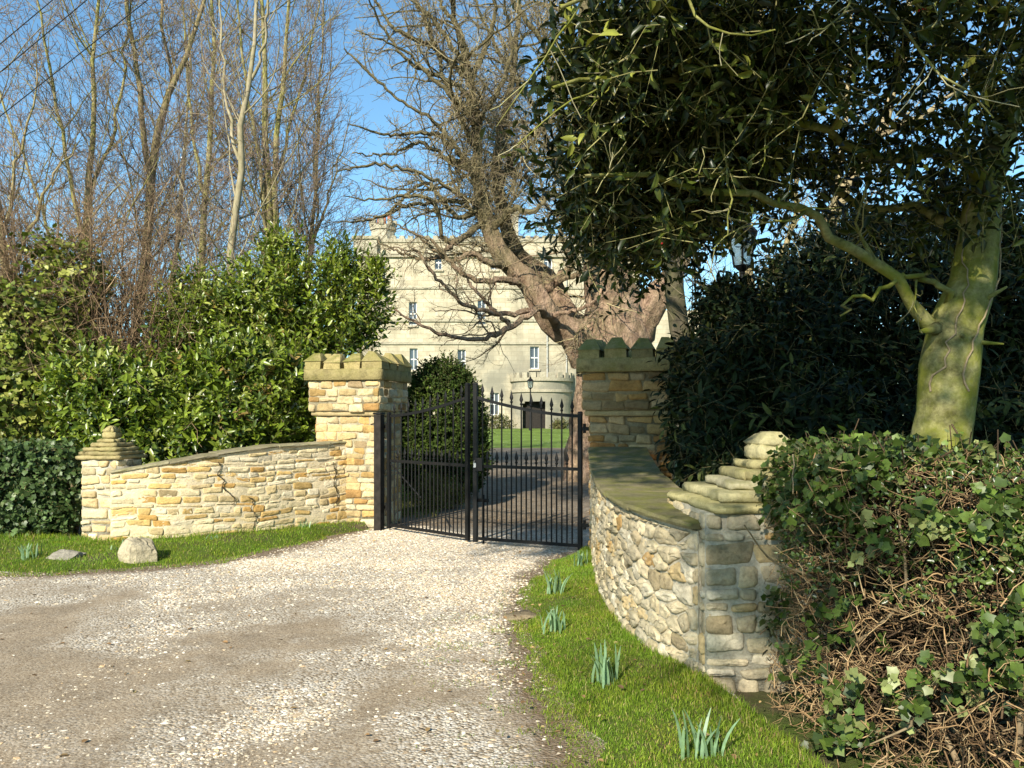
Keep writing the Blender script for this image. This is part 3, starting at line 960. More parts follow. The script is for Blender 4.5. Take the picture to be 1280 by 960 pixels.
def merlon(mb, c, rot, w, d, z0, z1, z2, colour):
    """block with a weathered hipped top that falls outward and to both sides"""
    ca, sa = math.cos(rot), math.sin(rot)
    def T(p):
        p = np.asarray(p, float)
        return np.c_[c[0] + p[:, 0] * ca - p[:, 1] * sa, c[1] + p[:, 0] * sa + p[:, 1] * ca, p[:, 2]]
    j = rng.normal(0, .004, (16, 3))
    o = .014
    v = [(-w, -d, z0), (w, -d, z0), (w, d, z0), (-w, d, z0), (-w, -d, z1), (w, -d, z1), (w, d, z1), (-w, d, z1),
         (-w - o, -d - o, z1 + .004), (w + o, -d - o, z1 + .004), (w + o, d, z1 + .004), (-w - o, d, z1 + .004),
         (-w * .42, d * .02, z2), (w * .42, d * .02, z2), (w * .42, d * .6, z2), (-w * .42, d * .6, z2)]
    mb.add(T(np.array(v) + j), [np.array([[0, 1, 5, 4], [1, 2, 6, 5], [2, 3, 7, 6], [3, 0, 4, 7], [4, 5, 9, 8], [5, 6, 10, 9], [6, 7, 11, 10], [7, 4, 8, 11], [8, 9, 13, 12], [9, 10, 14, 13], [10, 11, 15, 14], [11, 8, 12, 15], [12, 13, 14, 15], [3, 2, 1, 0]])], colour)


def pillar(c, rot, label, cols=PILC, wts=SANDW, mort=(.36, .31, .21)):
    t = thing('gate_pillar', label, 'gate pillar', (c[0], c[1], 0), 'crenellated gate pillars')
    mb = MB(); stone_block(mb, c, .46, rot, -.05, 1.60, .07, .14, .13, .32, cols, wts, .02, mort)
    mb.build('shaft', M['shaft_stone'], t)
    mb = MB(); slab(mb, c, (.515, .515), rot, 1.60, 1.668, .012, (.36, .28, .15), 14, .007)
    mb.build('string_course', M['pillar'], t)
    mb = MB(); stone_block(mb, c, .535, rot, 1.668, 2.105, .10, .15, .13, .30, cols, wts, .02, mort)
    mb.build('upper_stage', M['shaft_stone'], t)
    # ashlar cap: a band cut from separate blocks, merlons on it
    mb = MB(); slab(mb, c, (.595, .595), rot, 2.107, 2.27, .008, (.25, .205, .095), 16, .004)
    mb.build('cap_band', M['cap'], t)
    R = .595
    ca, sa = math.cos(rot), math.sin(rot)
    w = .122; dd = .15
    for k in range(4):
        a = rot + k * PI / 2
        tx = np.array([math.cos(a), math.sin(a)]); nx = np.array([math.sin(a), -math.cos(a)])
        for f in (-.765, -.255, .255):
            p = np.asarray(c) + tx * R * f + nx * (R - dd + .004)
            mb = MB(); merlon(mb, p, a + rng.normal(0, .02), w, dd, 2.262, 2.355 + rng.normal(0, .008), 2.495 + rng.normal(0, .018), palette(1, CAPC, [1, 1, 1], .12)[0])
            mb.build('merlon', M['cap'], t, False)
    return t


ROT = math.radians(-14)
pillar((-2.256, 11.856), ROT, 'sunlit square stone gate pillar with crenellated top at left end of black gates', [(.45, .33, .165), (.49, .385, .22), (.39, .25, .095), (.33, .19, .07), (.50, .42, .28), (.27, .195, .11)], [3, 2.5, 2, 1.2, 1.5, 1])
pillar((1.47, 9.66), ROT, 'shaded square stone gate pillar with mossy crenellated top at right end of black gates', [(.36, .23, .095), (.38, .27, .14), (.32, .18, .06), (.27, .135, .045), (.30, .23, .13), (.20, .14, .07)], SANDW, (.25, .195, .11))  # brown stones and mortar coloured darker for the shade they stand in


# --- end piers with stepped caps
def pier(c, half, rot, zsh, steps, peak, label, cols, wts, capcols, mats, lean=0.0):
    t = thing('stone_pier', label, 'pier', (c[0], c[1], 0), 'end piers of the entrance walls')
    mb = MB(); stone_block(mb, c, half, rot, -.05, zsh, .06, .15, .10, .27, cols, wts, .022, (.36, .33, .26), .011)
    mb.build('shaft', mats[0], t)
    mb = MB()
    z = zsh
    for h, th in steps:
        z1 = z + th
        off = lean * (steps[0][0] - h) / steps[0][0]
        slab(mb, (c[0] + off + rng.normal(0, .4) * lean * .2, c[1] + rng.normal(0, .006)), (h, h), rot + rng.normal(0, .035), z + .001, z1, .014, palette(1, capcols, [1] * len(capcols), .15)[0], 9, .012)
        z = z1
    mb.build('stepped_cap', mats[1], t)
    mb = MB()
    # worn finial block
    slab(mb, (c[0] + lean, c[1]), (peak[0], peak[0]), rot + .1, z + .001, z + peak[1] * .55, .02, capcols[0], 5, .01)
    slab(mb, (c[0] + lean, c[1]), (peak[0] * .97, peak[0] * .97), rot + .1, z + peak[1] * .55 - .01, z + peak[1], .02, capcols[0], 5, .01, peak[0] * .45)
    mb.build('finial', mats[1], t)


pier((-5.06, 10.12), .235, math.radians(-9), 1.06, [(.285, .05), (.265, .05), (.225, .05), (.175, .055), (.12, .05)], (.08, .16), 'narrow sandstone pier with stepped cap beside the dark ivy hedge', PILC[:2] + SAND[:2] + PILC[4:5], [2, 2, 2, 2, 1.5], [(.38, .31, .15), (.35, .28, .14)], (M['left_wall'], M['pillar']))
pier((1.60, 5.17), .475, math.radians(1), 1.03, [(.49, .05), (.395, .065), (.31, .055), (.235, .065), (.165, .055)], (.12, .18), 'broad grey stone pier with stepped slabs beside the twiggy hedge', RUB, RUBW, [(.36, .32, .18), (.40, .36, .24), (.32, .28, .14)], (M['right_wall'], M['pillar']), .07)


# ------------------------------------------------------------------ gates
def spear(mb, p, L=.15, w=.027, ax=(1, 0)):
    ax = np.array([ax[0], ax[1], 0.]); ay = np.array([-ax[1], ax[0], 0.])
    rows = [(0, .012, .012), (.10, .021, .021), (.2, .010, .010), (.42, w, .012), (1.0, .0015, .0015)]
    V = []
    for f, a, b in rows:
        for s, tt in ((1, 0), (.7, .7), (0, 1), (-.7, .7), (-1, 0), (-.7, -.7), (0, -1), (.7, -.7)):
            V.append(np.asarray(p) + np.array([0, 0, f * L]) + ax * a * s + ay * b * tt)
    k = np.arange(8); k2 = (k + 1) % 8
    mb.add(V, [np.c_[r * 8 + k, r * 8 + k2, (r + 1) * 8 + k2, (r + 1) * 8 + k] for r in range(4)] + [np.arange(32, 40)[None]])


def gate_leaf(A, B, label, brace=True, nb=10):
    A = np.array([*A, 0.]); B = np.array([*B, 0.])
    L = np.linalg.norm(B - A); tx = (B - A) / L; ny = np.array([-tx[1], tx[0], 0])
    t = thing('gate_leaf', label, 'gate', tuple(A), 'pair of iron gates')
    ax = [tx, ny, [0, 0, 1]]
    top = lambda f: 1.60 + .235 * (f ** 1.6)                         # f=0 hinge side, 1 meeting side
    def post(f, hw, z0, z1, name):
        mb = MB(); p = A + tx * L * f
        mb.box(p + [0, 0, (z0 + z1) / 2], (hw, hw * .9, (z1 - z0) / 2), ax)
        mb.box(p + [0, 0, z1 + .012], (hw * 1.15, hw * 1.05, .011), ax, taper=.6)
        return mb.build(name, M['iron'], t, False)
    post(0, .024, .03, 1.63, 'hinge_stile'); post(1, .026, .03, 1.995, 'meeting_stile')
    def rail(zf, hw, name):
        mb = MB(); n = 18
        f = np.linspace(0.012, .985, n)
        P = A[None] + tx[None] * (L * f)[:, None] + np.array([0, 0, 1.]) * np.array([zf(a) for a in f])[:, None]
        V = np.concatenate([P + ny * hw * a + np.array([0, 0, .019]) * b for a, b in ((-1, -1), (1, -1), (1, 1), (-1, 1))])
        k = np.arange(n - 1)
        mb.add(V, [np.c_[a * n + k, a * n + k + 1, b * n + k + 1, b * n + k] for a, b in ((0, 1), (1, 2), (2, 3), (3, 0))])
        mb.build(name, M['iron'], t, False)
    rail(top, .009, 'top_rail'); rail(lambda f: .975, .010, 'middle_rail'); rail(lambda f: .075, .011, 'bottom_rail')
    def bar(f, zt, name):
        p = A + tx * L * f
        mb = MB(); tubes(mb, [p + [0, 0, .08], p + [0, 0, zt]], [.0095, .0095], 8)
        o = mb.build(name, M['iron'], t)
        mb = MB(); spear(mb, p + [0, 0, zt - .01], .155, .026, tx[:2]); mb.build('spearhead', M['iron'], o, False)
    for i in range(nb):
        f = (i + .75) / (nb + .5)
        bar(f, top(f) + .05, 'bar')
        if i < nb - 1: bar((i + 1.25) / (nb + .5), 1.03, 'dog_bar')
    # diagonal braces and strap hinges at the hanging side
    mb = MB(); P = A[None] + tx[None] * (L * np.linspace(.01, .42, 8))[:, None] + np.array([0, 0, 1.]) * np.linspace(.93, .50, 8)[:, None] + ny * .016
    tubes(mb, P, np.full(8, .012), 6)
    if brace: mb.build('brace', M['iron'], t)
    for z in (.32, 1.45):
        mb = MB(); mb.box(A - tx * .055 + [0, 0, z], (.05, .014, .022), ax); tubes(mb, [A - tx * .055 + [0, 0, z - .05], A - tx * .055 + [0, 0, z + .06]], [.018, .018], 8, cap=True); mb.build('hinge', M['iron'], t, False)
    return t, A, tx, L


HL = (-1.72, 11.20); ML = (-.560, 10.10); MR = (-.455, 9.98); HR = (.80, 9.40)
gl, *_ = gate_leaf(HL, ML, 'black iron gate leaf with spear tops hung on the sunlit pillar')
gr, A, tx, L = gate_leaf(HR, MR, 'black iron gate leaf with spear tops hung on the mossy shaded pillar', False)
mb = MB(); p = A + tx * L * .93 - np.array([-tx[1], tx[0], 0]) * .03
tubes(mb, [p + [0, 0, .01], p + [0, 0, .62]], [.013, .013], 8, cap=True); mb.box(p + [0, 0, .55], (.07, .012, .02), [tx, [-tx[1], tx[0], 0], [0, 0, 1]]); mb.build('drop_bolt', M['iron'], gr)
mb = MB(); p = A + tx * L * .965; mb.box(p + [0, -.035, 1.0], (.055, .02, .08), [tx, [-tx[1], tx[0], 0], [0, 0, 1]]); mb.build('lock_case', M['iron'], gr, False)
o = thing('padlock', 'small pale padlock hanging at the meeting of the two black gates', 'padlock', (-.47, 9.92, .93))
mb = MB(); mb.box((-.46, 9.93, .99), (.018, .010, .028)); mb.build('lock_body', M['white_paint'], o, False)
mb = MB(); a = np.linspace(0, PI, 8); tubes(mb, np.c_[-.46 + .013 * np.cos(a), np.full(8, 9.93), 1.018 + .03 * np.sin(a)], np.full(8, .0045), 6); mb.build('shackle', M['lead_pipe'], o)
o = thing('gate_post', 'thick black timber hanging post against the sunlit pillar', 'post', (-1.85, 11.24, 0))
mb = MB(); mb.box((-1.86, 11.20, .80), (.055, .05, .82), [[tx[0], tx[1], 0], [-tx[1], tx[0], 0], [0, 0, 1]]); mb.build('post', M['post_wood'], o, False)
mb = MB(); slab(mb, (-1.86, 11.20), (.063, .058), math.atan2(tx[1], tx[0]), 1.622, 1.65, .006, (.3, .3, .3), 3, .001); mb.build('post_cap', M['iron'], o)

# ------------------------------------------------------------------ castle
CX0, CX1, CY, CB, CT = -12.6, 10.4, 65.0, .45, 15.7
ct = thing('castle', 'large cream stone castle with crenellated roofline and round porch behind the gates', 'castle', (-2, 65, .55))


def X(u, d=CY): return (u - 640) / F * d
def Z(v, d=CY): return EYE + (520 - v) / F * d


WIN = [(516, 392, 10, 29), (602, 390, 10, 31), (705, 390, 10, 30), (517, 449, 10, 27), (577, 451, 10, 28), (668, 447, 11, 28), (548, 328, 9, 18), (685, 326, 10, 20), (478, 340, 8, 17), (618, 328, 9, 18), (745, 447, 11, 28), (577, 505, 11, 28), (520, 505, 11, 28), (618, 505, 11, 28)]
rects = [(X(u - w / 2), X(u + w / 2), Z(v + h / 2), Z(v - h / 2)) for u, v, w, h in WIN]
mb = MB()
xs = sorted({CX0, CX1, *[r[0] for r in rects], *[r[1] for r in rects]}); zs = sorted({CB - 1, CT, *[r[2] for r in rects], *[r[3] for r in rects]})
for i in range(len(xs) - 1):
    for j in range(len(zs) - 1):
        xm = (xs[i] + xs[i + 1]) / 2; zm = (zs[j] + zs[j + 1]) / 2
        if any(r[0] < xm < r[1] and r[2] < zm < r[3] for r in rects): continue
        mb.add([(xs[i], CY, zs[j]), (xs[i + 1], CY, zs[j]), (xs[i + 1], CY, zs[j + 1]), (xs[i], CY, zs[j + 1])], np.array([[0, 1, 2, 3]]))
for x0, x1, z0, z1 in rects:                                         # reveals
    a = [(x0, CY, z0), (x1, CY, z0), (x1, CY, z1), (x0, CY, z1)]; b = [(x, CY + .35, z) for x, y, z in a]
    mb.add(a + b, np.array([[0, 4, 5, 1], [1, 5, 6, 2], [2, 6, 7, 3], [3, 7, 4, 0]]))
B_ = CY + 14
mb.add([(CX0, CY, CB - 1), (CX0, B_, CB - 1), (CX0, B_, CT), (CX0, CY, CT), (CX1, CY, CB - 1), (CX1, B_, CB - 1), (CX1, B_, CT), (CX1, CY, CT)], np.array([[1, 0, 3, 2], [4, 5, 6, 7], [5, 1, 2, 6], [3, 7, 6, 2]]))
mb.build('wall', M['castle'], ct, False)
for (x0, x1, z0, z1) in rects:
    mb = MB(); xm = (x0 + x1) / 2; h = .05
    def bx(a, b, c, d, y=.20, t_=.035): mb.box(((a + b) / 2, CY + y, (c + d) / 2), ((b - a) / 2, t_, (d - c) / 2))
    bx(x0 - .05, x0 + .07, z0 - .02, z1 + .02); bx(x1 - .07, x1 + .05, z0 - .02, z1 + .02); bx(x0 + .071, x1 - .071, z1 - .07, z1 + .02); bx(x0 + .071, x1 - .071, z0 - .02, z0 + .08)
    nz = 2
    bx(xm - .028, xm + .028, z0 + .081, z1 - .071, .205, .02)
    for k in range(1, nz):
        zz = z0 + (z1 - z0) * k / nz; hh = .05
        bx(x0 + .072, xm - .029, zz - hh, zz + hh, .205, .02); bx(xm + .029, x1 - .072, zz - hh, zz + hh, .205, .02)
    w = mb.build('window', M['white_paint'], ct, False)
    mb = MB(); mb.box((xm, CY + .255, (z0 + z1) / 2), ((x1 - x0) / 2 + .04, .01, (z1 - z0) / 2 + .02)); mb.build('pane', M['pane'], w, False)
    mb = MB(); mb.box((xm, CY - .04, z0 - .085), ((x1 - x0) / 2 + .12, .10, .08), colour=(.40, .35, .26)); mb.build('sill', M['castle_trim'], w, False)
for z, d, h in ((Z(400.5), .13, .11), (Z(429), .12, .10), (Z(360), .10, .08), (CT - 1.05, .22, .16), (1.1, .12, .25)):
    mb = MB(); mb.box(((CX0 + CX1) / 2, CY - d / 2 + .002, z), ((CX1 - CX0) / 2 + d, d / 2, h), colour=(.36, .32, .235)); mb.build('string_course', M['castle_trim'], ct, False)


def battlement(x0, x1, y, z, n, h=.55, th=.25):
    p = (x1 - x0) / n; mb = MB()
    mb.box(((x0 + x1) / 2, y, z + .15), ((x1 - x0) / 2, th, .15), colour=(.36, .32, .235))
    for i in range(n): mb.box((x0 + p * (i + .5), y, z + .30 + h / 2), (p * .29, th, h / 2), colour=palette(1, [(.37, .33, .24), (.33, .29, .2)], [1, 1], .1)[0])
    return mb.build('battlement', M['castle_trim'], ct, False)
battlement(CX0 - .1, CX1 + .1, CY + .15, CT, 34, .24)
# low slate roof behind the parapet
mb = MB(); zr = CT + .35; mb.add([(-8, CY + 2, zr), (CX1 - .3, CY + 2, zr), (CX1 - 3, CY + 7, zr + 1.7), (-5, CY + 7, zr + 1.7), (CX1 - .3, CY + 12, zr), (-8, CY + 12, zr)], [np.array([[0, 1, 2, 3], [3, 2, 4, 5]]), np.array([[0, 3, 5], [1, 4, 2]])]); mb.build('roof', M['slate'], ct, False)
# polygonal corner turret with its chimney pots, and a plain stack
def ngon_tower(mb, x, y, r, z0, z1, n=8, colour=(.40, .36, .27), rot=PI / 8):
    a = np.arange(n) * 2 * PI / n + rot
    V = np.r_[np.c_[x + r * np.cos(a), y + r * np.sin(a), np.full(n, z0)], np.c_[x + r * np.cos(a), y + r * np.sin(a), np.full(n, z1)]]
    k = np.arange(n); k2 = (k + 1) % n
    mb.add(V, [np.c_[k, k2, n + k2, n + k], np.arange(n, 2 * n)[None], np.arange(n)[None, ::-1]], colour)
tx_ = X(475); mb = MB()
ngon_tower(mb, tx_, CY + 1.6, 1.0, CT - .5, 17.0); ngon_tower(mb, tx_, CY + 1.6, 1.12, 17.0, 17.35)
for k in range(8):
    a = k * PI / 4; mb.box((tx_ + .95 * math.cos(a), CY + 1.6 + .95 * math.sin(a), 17.58), (.2, .2, .235), colour=(.37, .33, .24))
tu = mb.build('turret', M['castle_trim'], ct, False)
for dx in (-.35, .1, .5):
    mb = MB(); tubes(mb, [(tx_ + dx, CY + 1.6, 17.3), (tx_ + dx, CY + 1.6, 18.25)], [.17, .13], 10, cap=True); mb.build('chimney_pot', M['pot'], tu)
mb = MB(); xc = X(637); mb.box((xc, CY + 5, CT + 1.6), (.75, .6, 1.9), colour=(.45, .41, .31)); mb.box((xc, CY + 5, CT + 3.6), (.85, .7, .13), colour=(.40, .36, .27)); ch = mb.build('chimney', M['castle_trim'], ct, False)
for dx in (-.4, 0, .4):
    mb = MB(); tubes(mb, [(xc + dx, CY + 5, CT + 3.7), (xc + dx, CY + 5, CT + 4.4)], [.15, .12], 10, cap=True); mb.build('chimney_pot', M['pot'], ch)
# corner projection at the left end
mb = MB(); mb.box((CX0 + .75, CY - .12, (CT - 1.2 + CT + .2) / 2), (.95, .35, .70), colour=(.38, .34, .25)); mb.box((CX0 + .75, CY - .15, CT + .3), (1.05, .45, .12), colour=(.34, .30, .2)); mb.build('corner_parapet', M['castle_trim'], ct, False)
# round porch bay
PX, PR, PH = X(677), 2.45, 4.55
PC = CY + .3
mb = MB(); n = 36; a = np.linspace(PI, 2 * PI, n + 1)
dcen = X(666) ; da = math.acos(max(-1, min(1, (dcen - PX) / PR))); 
aw = .40                                                              # half angle of the doorway
zz = [CB - .2, 2.0, 2.35, 2.6, 2.75, PH]
ddoor = 2 * PI - da
for i in range(n):
    am = (a[i] + a[i + 1]) / 2
    for j in range(5):
        f = abs(am - ddoor) / aw
        if f < 1 and j < 4 and zz[j] + .01 < CB - .2 + 2.0 + .75 * math.sqrt(max(0, 1 - f * f)): continue
        q = [(PX + PR * math.cos(b), PC + PR * math.sin(b), z) for b, z in ((a[i], zz[j]), (a[i + 1], zz[j]), (a[i + 1], zz[j + 1]), (a[i], zz[j + 1]))]
        mb.add(q, np.array([[0, 1, 2, 3]]))
top = [(PX + PR * math.cos(b), PC + PR * math.sin(b), PH) for b in a]
mb.add(top, np.arange(n + 1)[None])
po = mb.build('porch', M['castle'], ct, False)
mb = MB()
for z, r, h in ((3.6, PR + .12, .11), (4.5, PR + .16, .13)):
    V = np.concatenate([[(PX + rr * math.cos(b), PC + rr * math.sin(b), z + s) for b in a] for rr, s in ((PR, -h), (r, -h), (r, h), (PR, h))])
    k = np.arange(n); m_ = n + 1
    mb.add(V, [np.c_[p_ * m_ + k, p_ * m_ + k + 1, q_ * m_ + k + 1, q_ * m_ + k] for p_, q_ in ((0, 1), (1, 2), (2, 3))], (.34, .30, .22))
mb.build('moulding', M['castle_trim'], po, False)
mb = MB()
for k in range(11):
    b = PI + (k + .5) * PI / 11
    mb.box((PX + PR * math.cos(b), PC + PR * math.sin(b), 4.84), (.22, .16, .21), [[-math.sin(b), math.cos(b), 0], [math.cos(b), math.sin(b), 0], [0, 0, 1]], (.35, .31, .23))
mb.build('battlement', M['castle_trim'], po, False)
mb = MB(); dx_, dy_ = PX + (PR - .9) * math.cos(ddoor), PC + (PR - .9) * math.sin(ddoor)
mb.box((dx_, dy_ , 1.65), (.85, .05, 1.25), colour=(.1, .1, .1)); mb.build('door', M['post_wood'], po, False)
# downpipe
mb = MB(); tubes(mb, [(X(684), CY - .12, CB), (X(684), CY - .12, Z(418))], [.07, .07], 8); mb.build('downpipe', M['lead_pipe'], ct)
mb = MB(); tubes(mb, [(X(708), CY - .12, CB), (X(708), CY - .12, CT - 1)], [.06, .06], 8); mb.build('downpipe', M['lead_pipe'], ct)
# lower wing to the right
mb = MB(); mb.box((CX1 + 2.6, CY + 4, 4.9), (2.7, 4, 5.3)); mb.build('wing', M['castle'], ct, False)


# ------------------------------------------------------------------ lamps
def lamp_post(x, y, zb, zl, s, label, pr=.045):
    t = thing('lamp_post', label, 'lamp post', (x, y, zb))
    mb = MB(); tubes(mb, [(x, y, zb), (x, y, zb + .5), (x, y, zb + .55), (x, y, zl)], [pr * 1.9, pr * 1.7, pr, pr * .75], 10); mb.build('post', M['iron'], t)
    def ring(r, z): return [(x + r * math.cos(a), y + r * math.sin(a), z) for a in np.arange(6) * PI / 3 + .26]
    def fr(mb, rows):
        V = np.concatenate([ring(r, z) for r, z in rows]); k = np.arange(6); k2 = (k + 1) % 6
        mb.add(V, [np.c_[i * 6 + k, i * 6 + k2, (i + 1) * 6 + k2, (i + 1) * 6 + k] for i in range(len(rows) - 1)])
    mb = MB(); fr(mb, [(.02 * s, zl - .06 * s), (.09 * s, zl), (.115 * s, zl + .03 * s)])
    for k in range(6):
        a, b = ring(.117 * s, zl + .02 * s)[k], ring(.187 * s, zl + .42 * s)[k]
        tubes(mb, [a, b], [.011 * s, .011 * s], 6)
    la = mb.build('lantern_frame', M['iron'], t, False)
    mb = MB(); fr(mb, [(.11 * s, zl + .03 * s), (.18 * s, zl + .41 * s)]); mb.build('glass', M['lantern_glass'], la, False)
    mb = MB(); fr(mb, [(.20 * s, zl + .41 * s), (.215 * s, zl + .44 * s), (.10 * s, zl + .56 * s), (.05 * s, zl + .60 * s), (.06 * s, zl + .64 * s), (.02 * s, zl + .68 * s), (.004 * s, zl + .78 * s)]); mb.build('lamp_roof', M['iron'], t, False)
    return t


lamp_post(X(663, 58), 58, .5, 3.6, 1.25, 'black lamp post with small lantern in front of the castle porch', .06)
lamp_post((928 - 640) / F * 9.7, 9.7, 0, 1.6 + (520 - 335) / F * 9.7, .95, 'old glass lantern on a post half hidden in dark foliage', .04)

# ------------------------------------------------------------------ shrubs and hedges
LAUC = [(.115, .16, .014), (.165, .215, .022), (.06, .095, .011), (.25, .28, .06), (.24, .17, .05)]; LAUW = [4, 3, 3.4, .8, .12]
HOLC = [(.026, .038, .007), (.045, .058, .009), (.014, .022, .005), (.19, .20, .035)]; HOLW = [4, 3, 3.5, .9]


def B(u, v, d, ru, rv, rd, w=1.0):
    c = W(u, v, d); return [*c, ru * d / F, rd, rv * d / F, w]


def shrub(name, label, cat, blobs, n, length, per, tmpl, ls, mat, cols, wts, base, stems=7, shell=.55, inner=.25, stem_r=.03, group=None, zmin=.02, lump=.22, k=2.1, **kw):
    t = thing(name, label, cat, base, group)
    lm, tm = MB(), MB()
    p, nn = blob_points(blobs, n, shell, lump, k); ok = p[:, 2] > .04; p, nn = p[ok], nn[ok]
    shoots(lm, tm, p, nn, length, per, tmpl, ls, cols, wts, zmin=zmin, **kw)
    if inner:
        p, nn = blob_points(blobs, int(n * inner), .1, .1); ok = p[:, 2] > .05; p, nn = p[ok], nn[ok]
        shoots(lm, tm, p, nn, length * 1.2, per, tmpl, ls, cols, wts, zmin=zmin, **kw)
    # woody stems from the base to the clumps
    bb = np.asarray(blobs)[:, :3]
    for i in range(stems):
        e = bb[rng.integers(len(bb))] + rng.normal(0, .15, 3)
        s = np.asarray(base, float) + np.r_[rng.normal(0, .25, 2), -.02]
        if kw.get('foot') is None and len(bb) > 3: s[0] = e[0] * .55 + base[0] * .45 + rng.normal(0, .2)
        q = spline(np.array([s, s * .55 + e * .45 + rng.normal(0, .08, 3), e]), 7)
        tubes(tm, q, np.linspace(stem_r, stem_r * .35, 7), 6, (.14, .11, .06))
    lm.build('foliage', mat, t); tm.build('stems', M['twig'], t)
    return t


# laurel hedge behind the left wall
bl = [B(150, 520, 11.6, 60, 70, .55), B(215, 505, 11.9, 80, 70, .6), B(300, 500, 12.1, 80, 75, .55), B(355, 500, 12.4, 55, 72, .5), B(110, 500, 11.6, 50, 60, .5), B(250, 545, 11.7, 120, 60, .5), B(345, 535, 12.3, 55, 60, .4)]
shrub('laurel_hedge', 'glossy green laurel hedge overhanging the cracked wall beside the left pillar', 'hedge', bl, 2500, .34, 9, T_LAUREL, .135, M['laurel'], LAUC, LAUW, (-4.6, 11.9, 0), 9, .62, .2, up=.5, lump=.30, k=3.0)
bl = [B(250, 410, 13.5, 55, 70, .8), B(330, 375, 13.6, 65, 60, .8), B(300, 420, 13.5, 90, 60, .8), B(390, 390, 13.8, 60, 60, .7), B(440, 385, 14, 45, 55, .6), B(350, 320, 13.8, 25, 35, .4), B(470, 350, 14, 18, 32, .35), B(425, 330, 14, 25, 25, .4), B(360, 440, 13.6, 90, 45, .7), B(210, 440, 13.3, 40, 40, .6)]
shrub('tall_laurel', 'tall loose bright green laurel rising behind the hedge and left pillar', 'shrub', bl, 2500, .42, 9, T_LAUREL, .125, M['laurel'], [(.13, .175, .016), (.19, .235, .026), (.07, .105, .012), (.28, .30, .07), (.26, .19, .05)], LAUW, (-4.0, 13.7, 0), 12, .45, .25, up=.6, rnd=.6, lump=.38, k=2.8)
# ivy mound at far left
bl = [B(40, 420, 12.5, 70, 75, .9, .8), B(100, 350, 12.8, 35, 45, .5, .6), B(30, 500, 12.3, 80, 80, .8), B(110, 470, 12.6, 55, 60, .7, .8), B(60, 320, 12.8, 30, 35, .4, .4), B(-50, 430, 12.5, 70, 120, .9)]
IVC = [(.17, .20, .03), (.12, .155, .022), (.25, .26, .06), (.07, .095, .015)]
ivs = shrub('ivy_clad_shrub', 'tall shrub smothered in yellowish ivy at the left edge', 'shrub', bl, 2500, .30, 6, T_IVY, .085, M['ivy'], IVC, [3, 3, 2, 2], (-7.3, 12.5, 0), 10, .6, .15, up=.1, spread=75, twig_col=(.2, .14, .08))
# brown bare bush between ivy and laurel
t = thing('bare_bush', 'tangled brown leafless bush between the ivy shrub and the tall laurel', 'bush', (-6.1, 13.2, 0))
tm = MB(); Ps, Rs = [], []
for i in range(40):
    e = W(rng.uniform(-30, 205), rng.uniform(215, 400), 13.0 + rng.normal(0, .5)); s = np.array([(e[0] - 6.1) * .5 + rng.normal(0, .45), 13.2 + rng.normal(0, .3), 0])
    Ps.append(spline(np.array([s, (s + e) / 2 + rng.normal(0, .2, 3), e]), 10)); Rs.append(np.linspace(.028, .008, 10))
Ps, Rs = np.array(Ps), np.array(Rs); tubes(tm, Ps, Rs, 5, (.16, .11, .07))
for lv in (dict(per_m=9, ang=50, lenf=.4, rf=.6, tmin=.2, steps=6, wander=.3, up=.06), dict(per_m=7, ang=50, lenf=.5, rf=.6, tmin=.1, steps=4, wander=.3, up=.03, total=8000, rmin=.0032)):
    Ps, Rs = sprout(Ps, Rs, **lv); tubes(tm, Ps, Rs, 3, palette(len(Ps), [(.22, .145, .085), (.31, .215, .125), (.13, .085, .05)], [1, 1, 1]))
tm.build('branches', M['twig'], t)


def hedge_points(n, line, z0, z1, depth, top_frac=.25, lump=.05):
    """points on the front, top and a little inside a hedge that follows a ground line (front left to right)"""
    c = spline(line, 60); s = np.r_[0, np.cumsum(np.linalg.norm(np.diff(c, axis=0), axis=1))]
    tng = nrm(np.gradient(c, axis=0)); nr = np.c_[tng[:, 1], -tng[:, 0]]
    ss = rng.uniform(0, s[-1], n)
    b = np.stack([np.interp(ss, s, c[:, i]) for i in (0, 1)], 1); nn = np.stack([np.interp(ss, s, nr[:, i]) for i in (0, 1)], 1)
    topm = rng.random(n) < top_frac
    z = np.where(topm, z1 - rng.random(n) ** 2 * .12, rng.uniform(z0, z1, n))
    din = np.where(topm, rng.uniform(0, depth, n), rng.random(n) ** 2 * depth * .35)
    # rounded shoulder
    sh = np.clip((z - (z1 - .25)) / .25, 0, 1); din = din + sh * sh * .12
    p = np.c_[b - nn * din[:, None], z]
    w = lumps(p, 3.0) * lump; p[:, :2] += nn * w[:, None]; p[:, 2] += w * .6
    N3 = np.where(topm[:, None], np.c_[nn * .3, np.ones(n)], np.c_[nn, np.full(n, .15)])
    return p, nrm(N3), ss / s[-1]


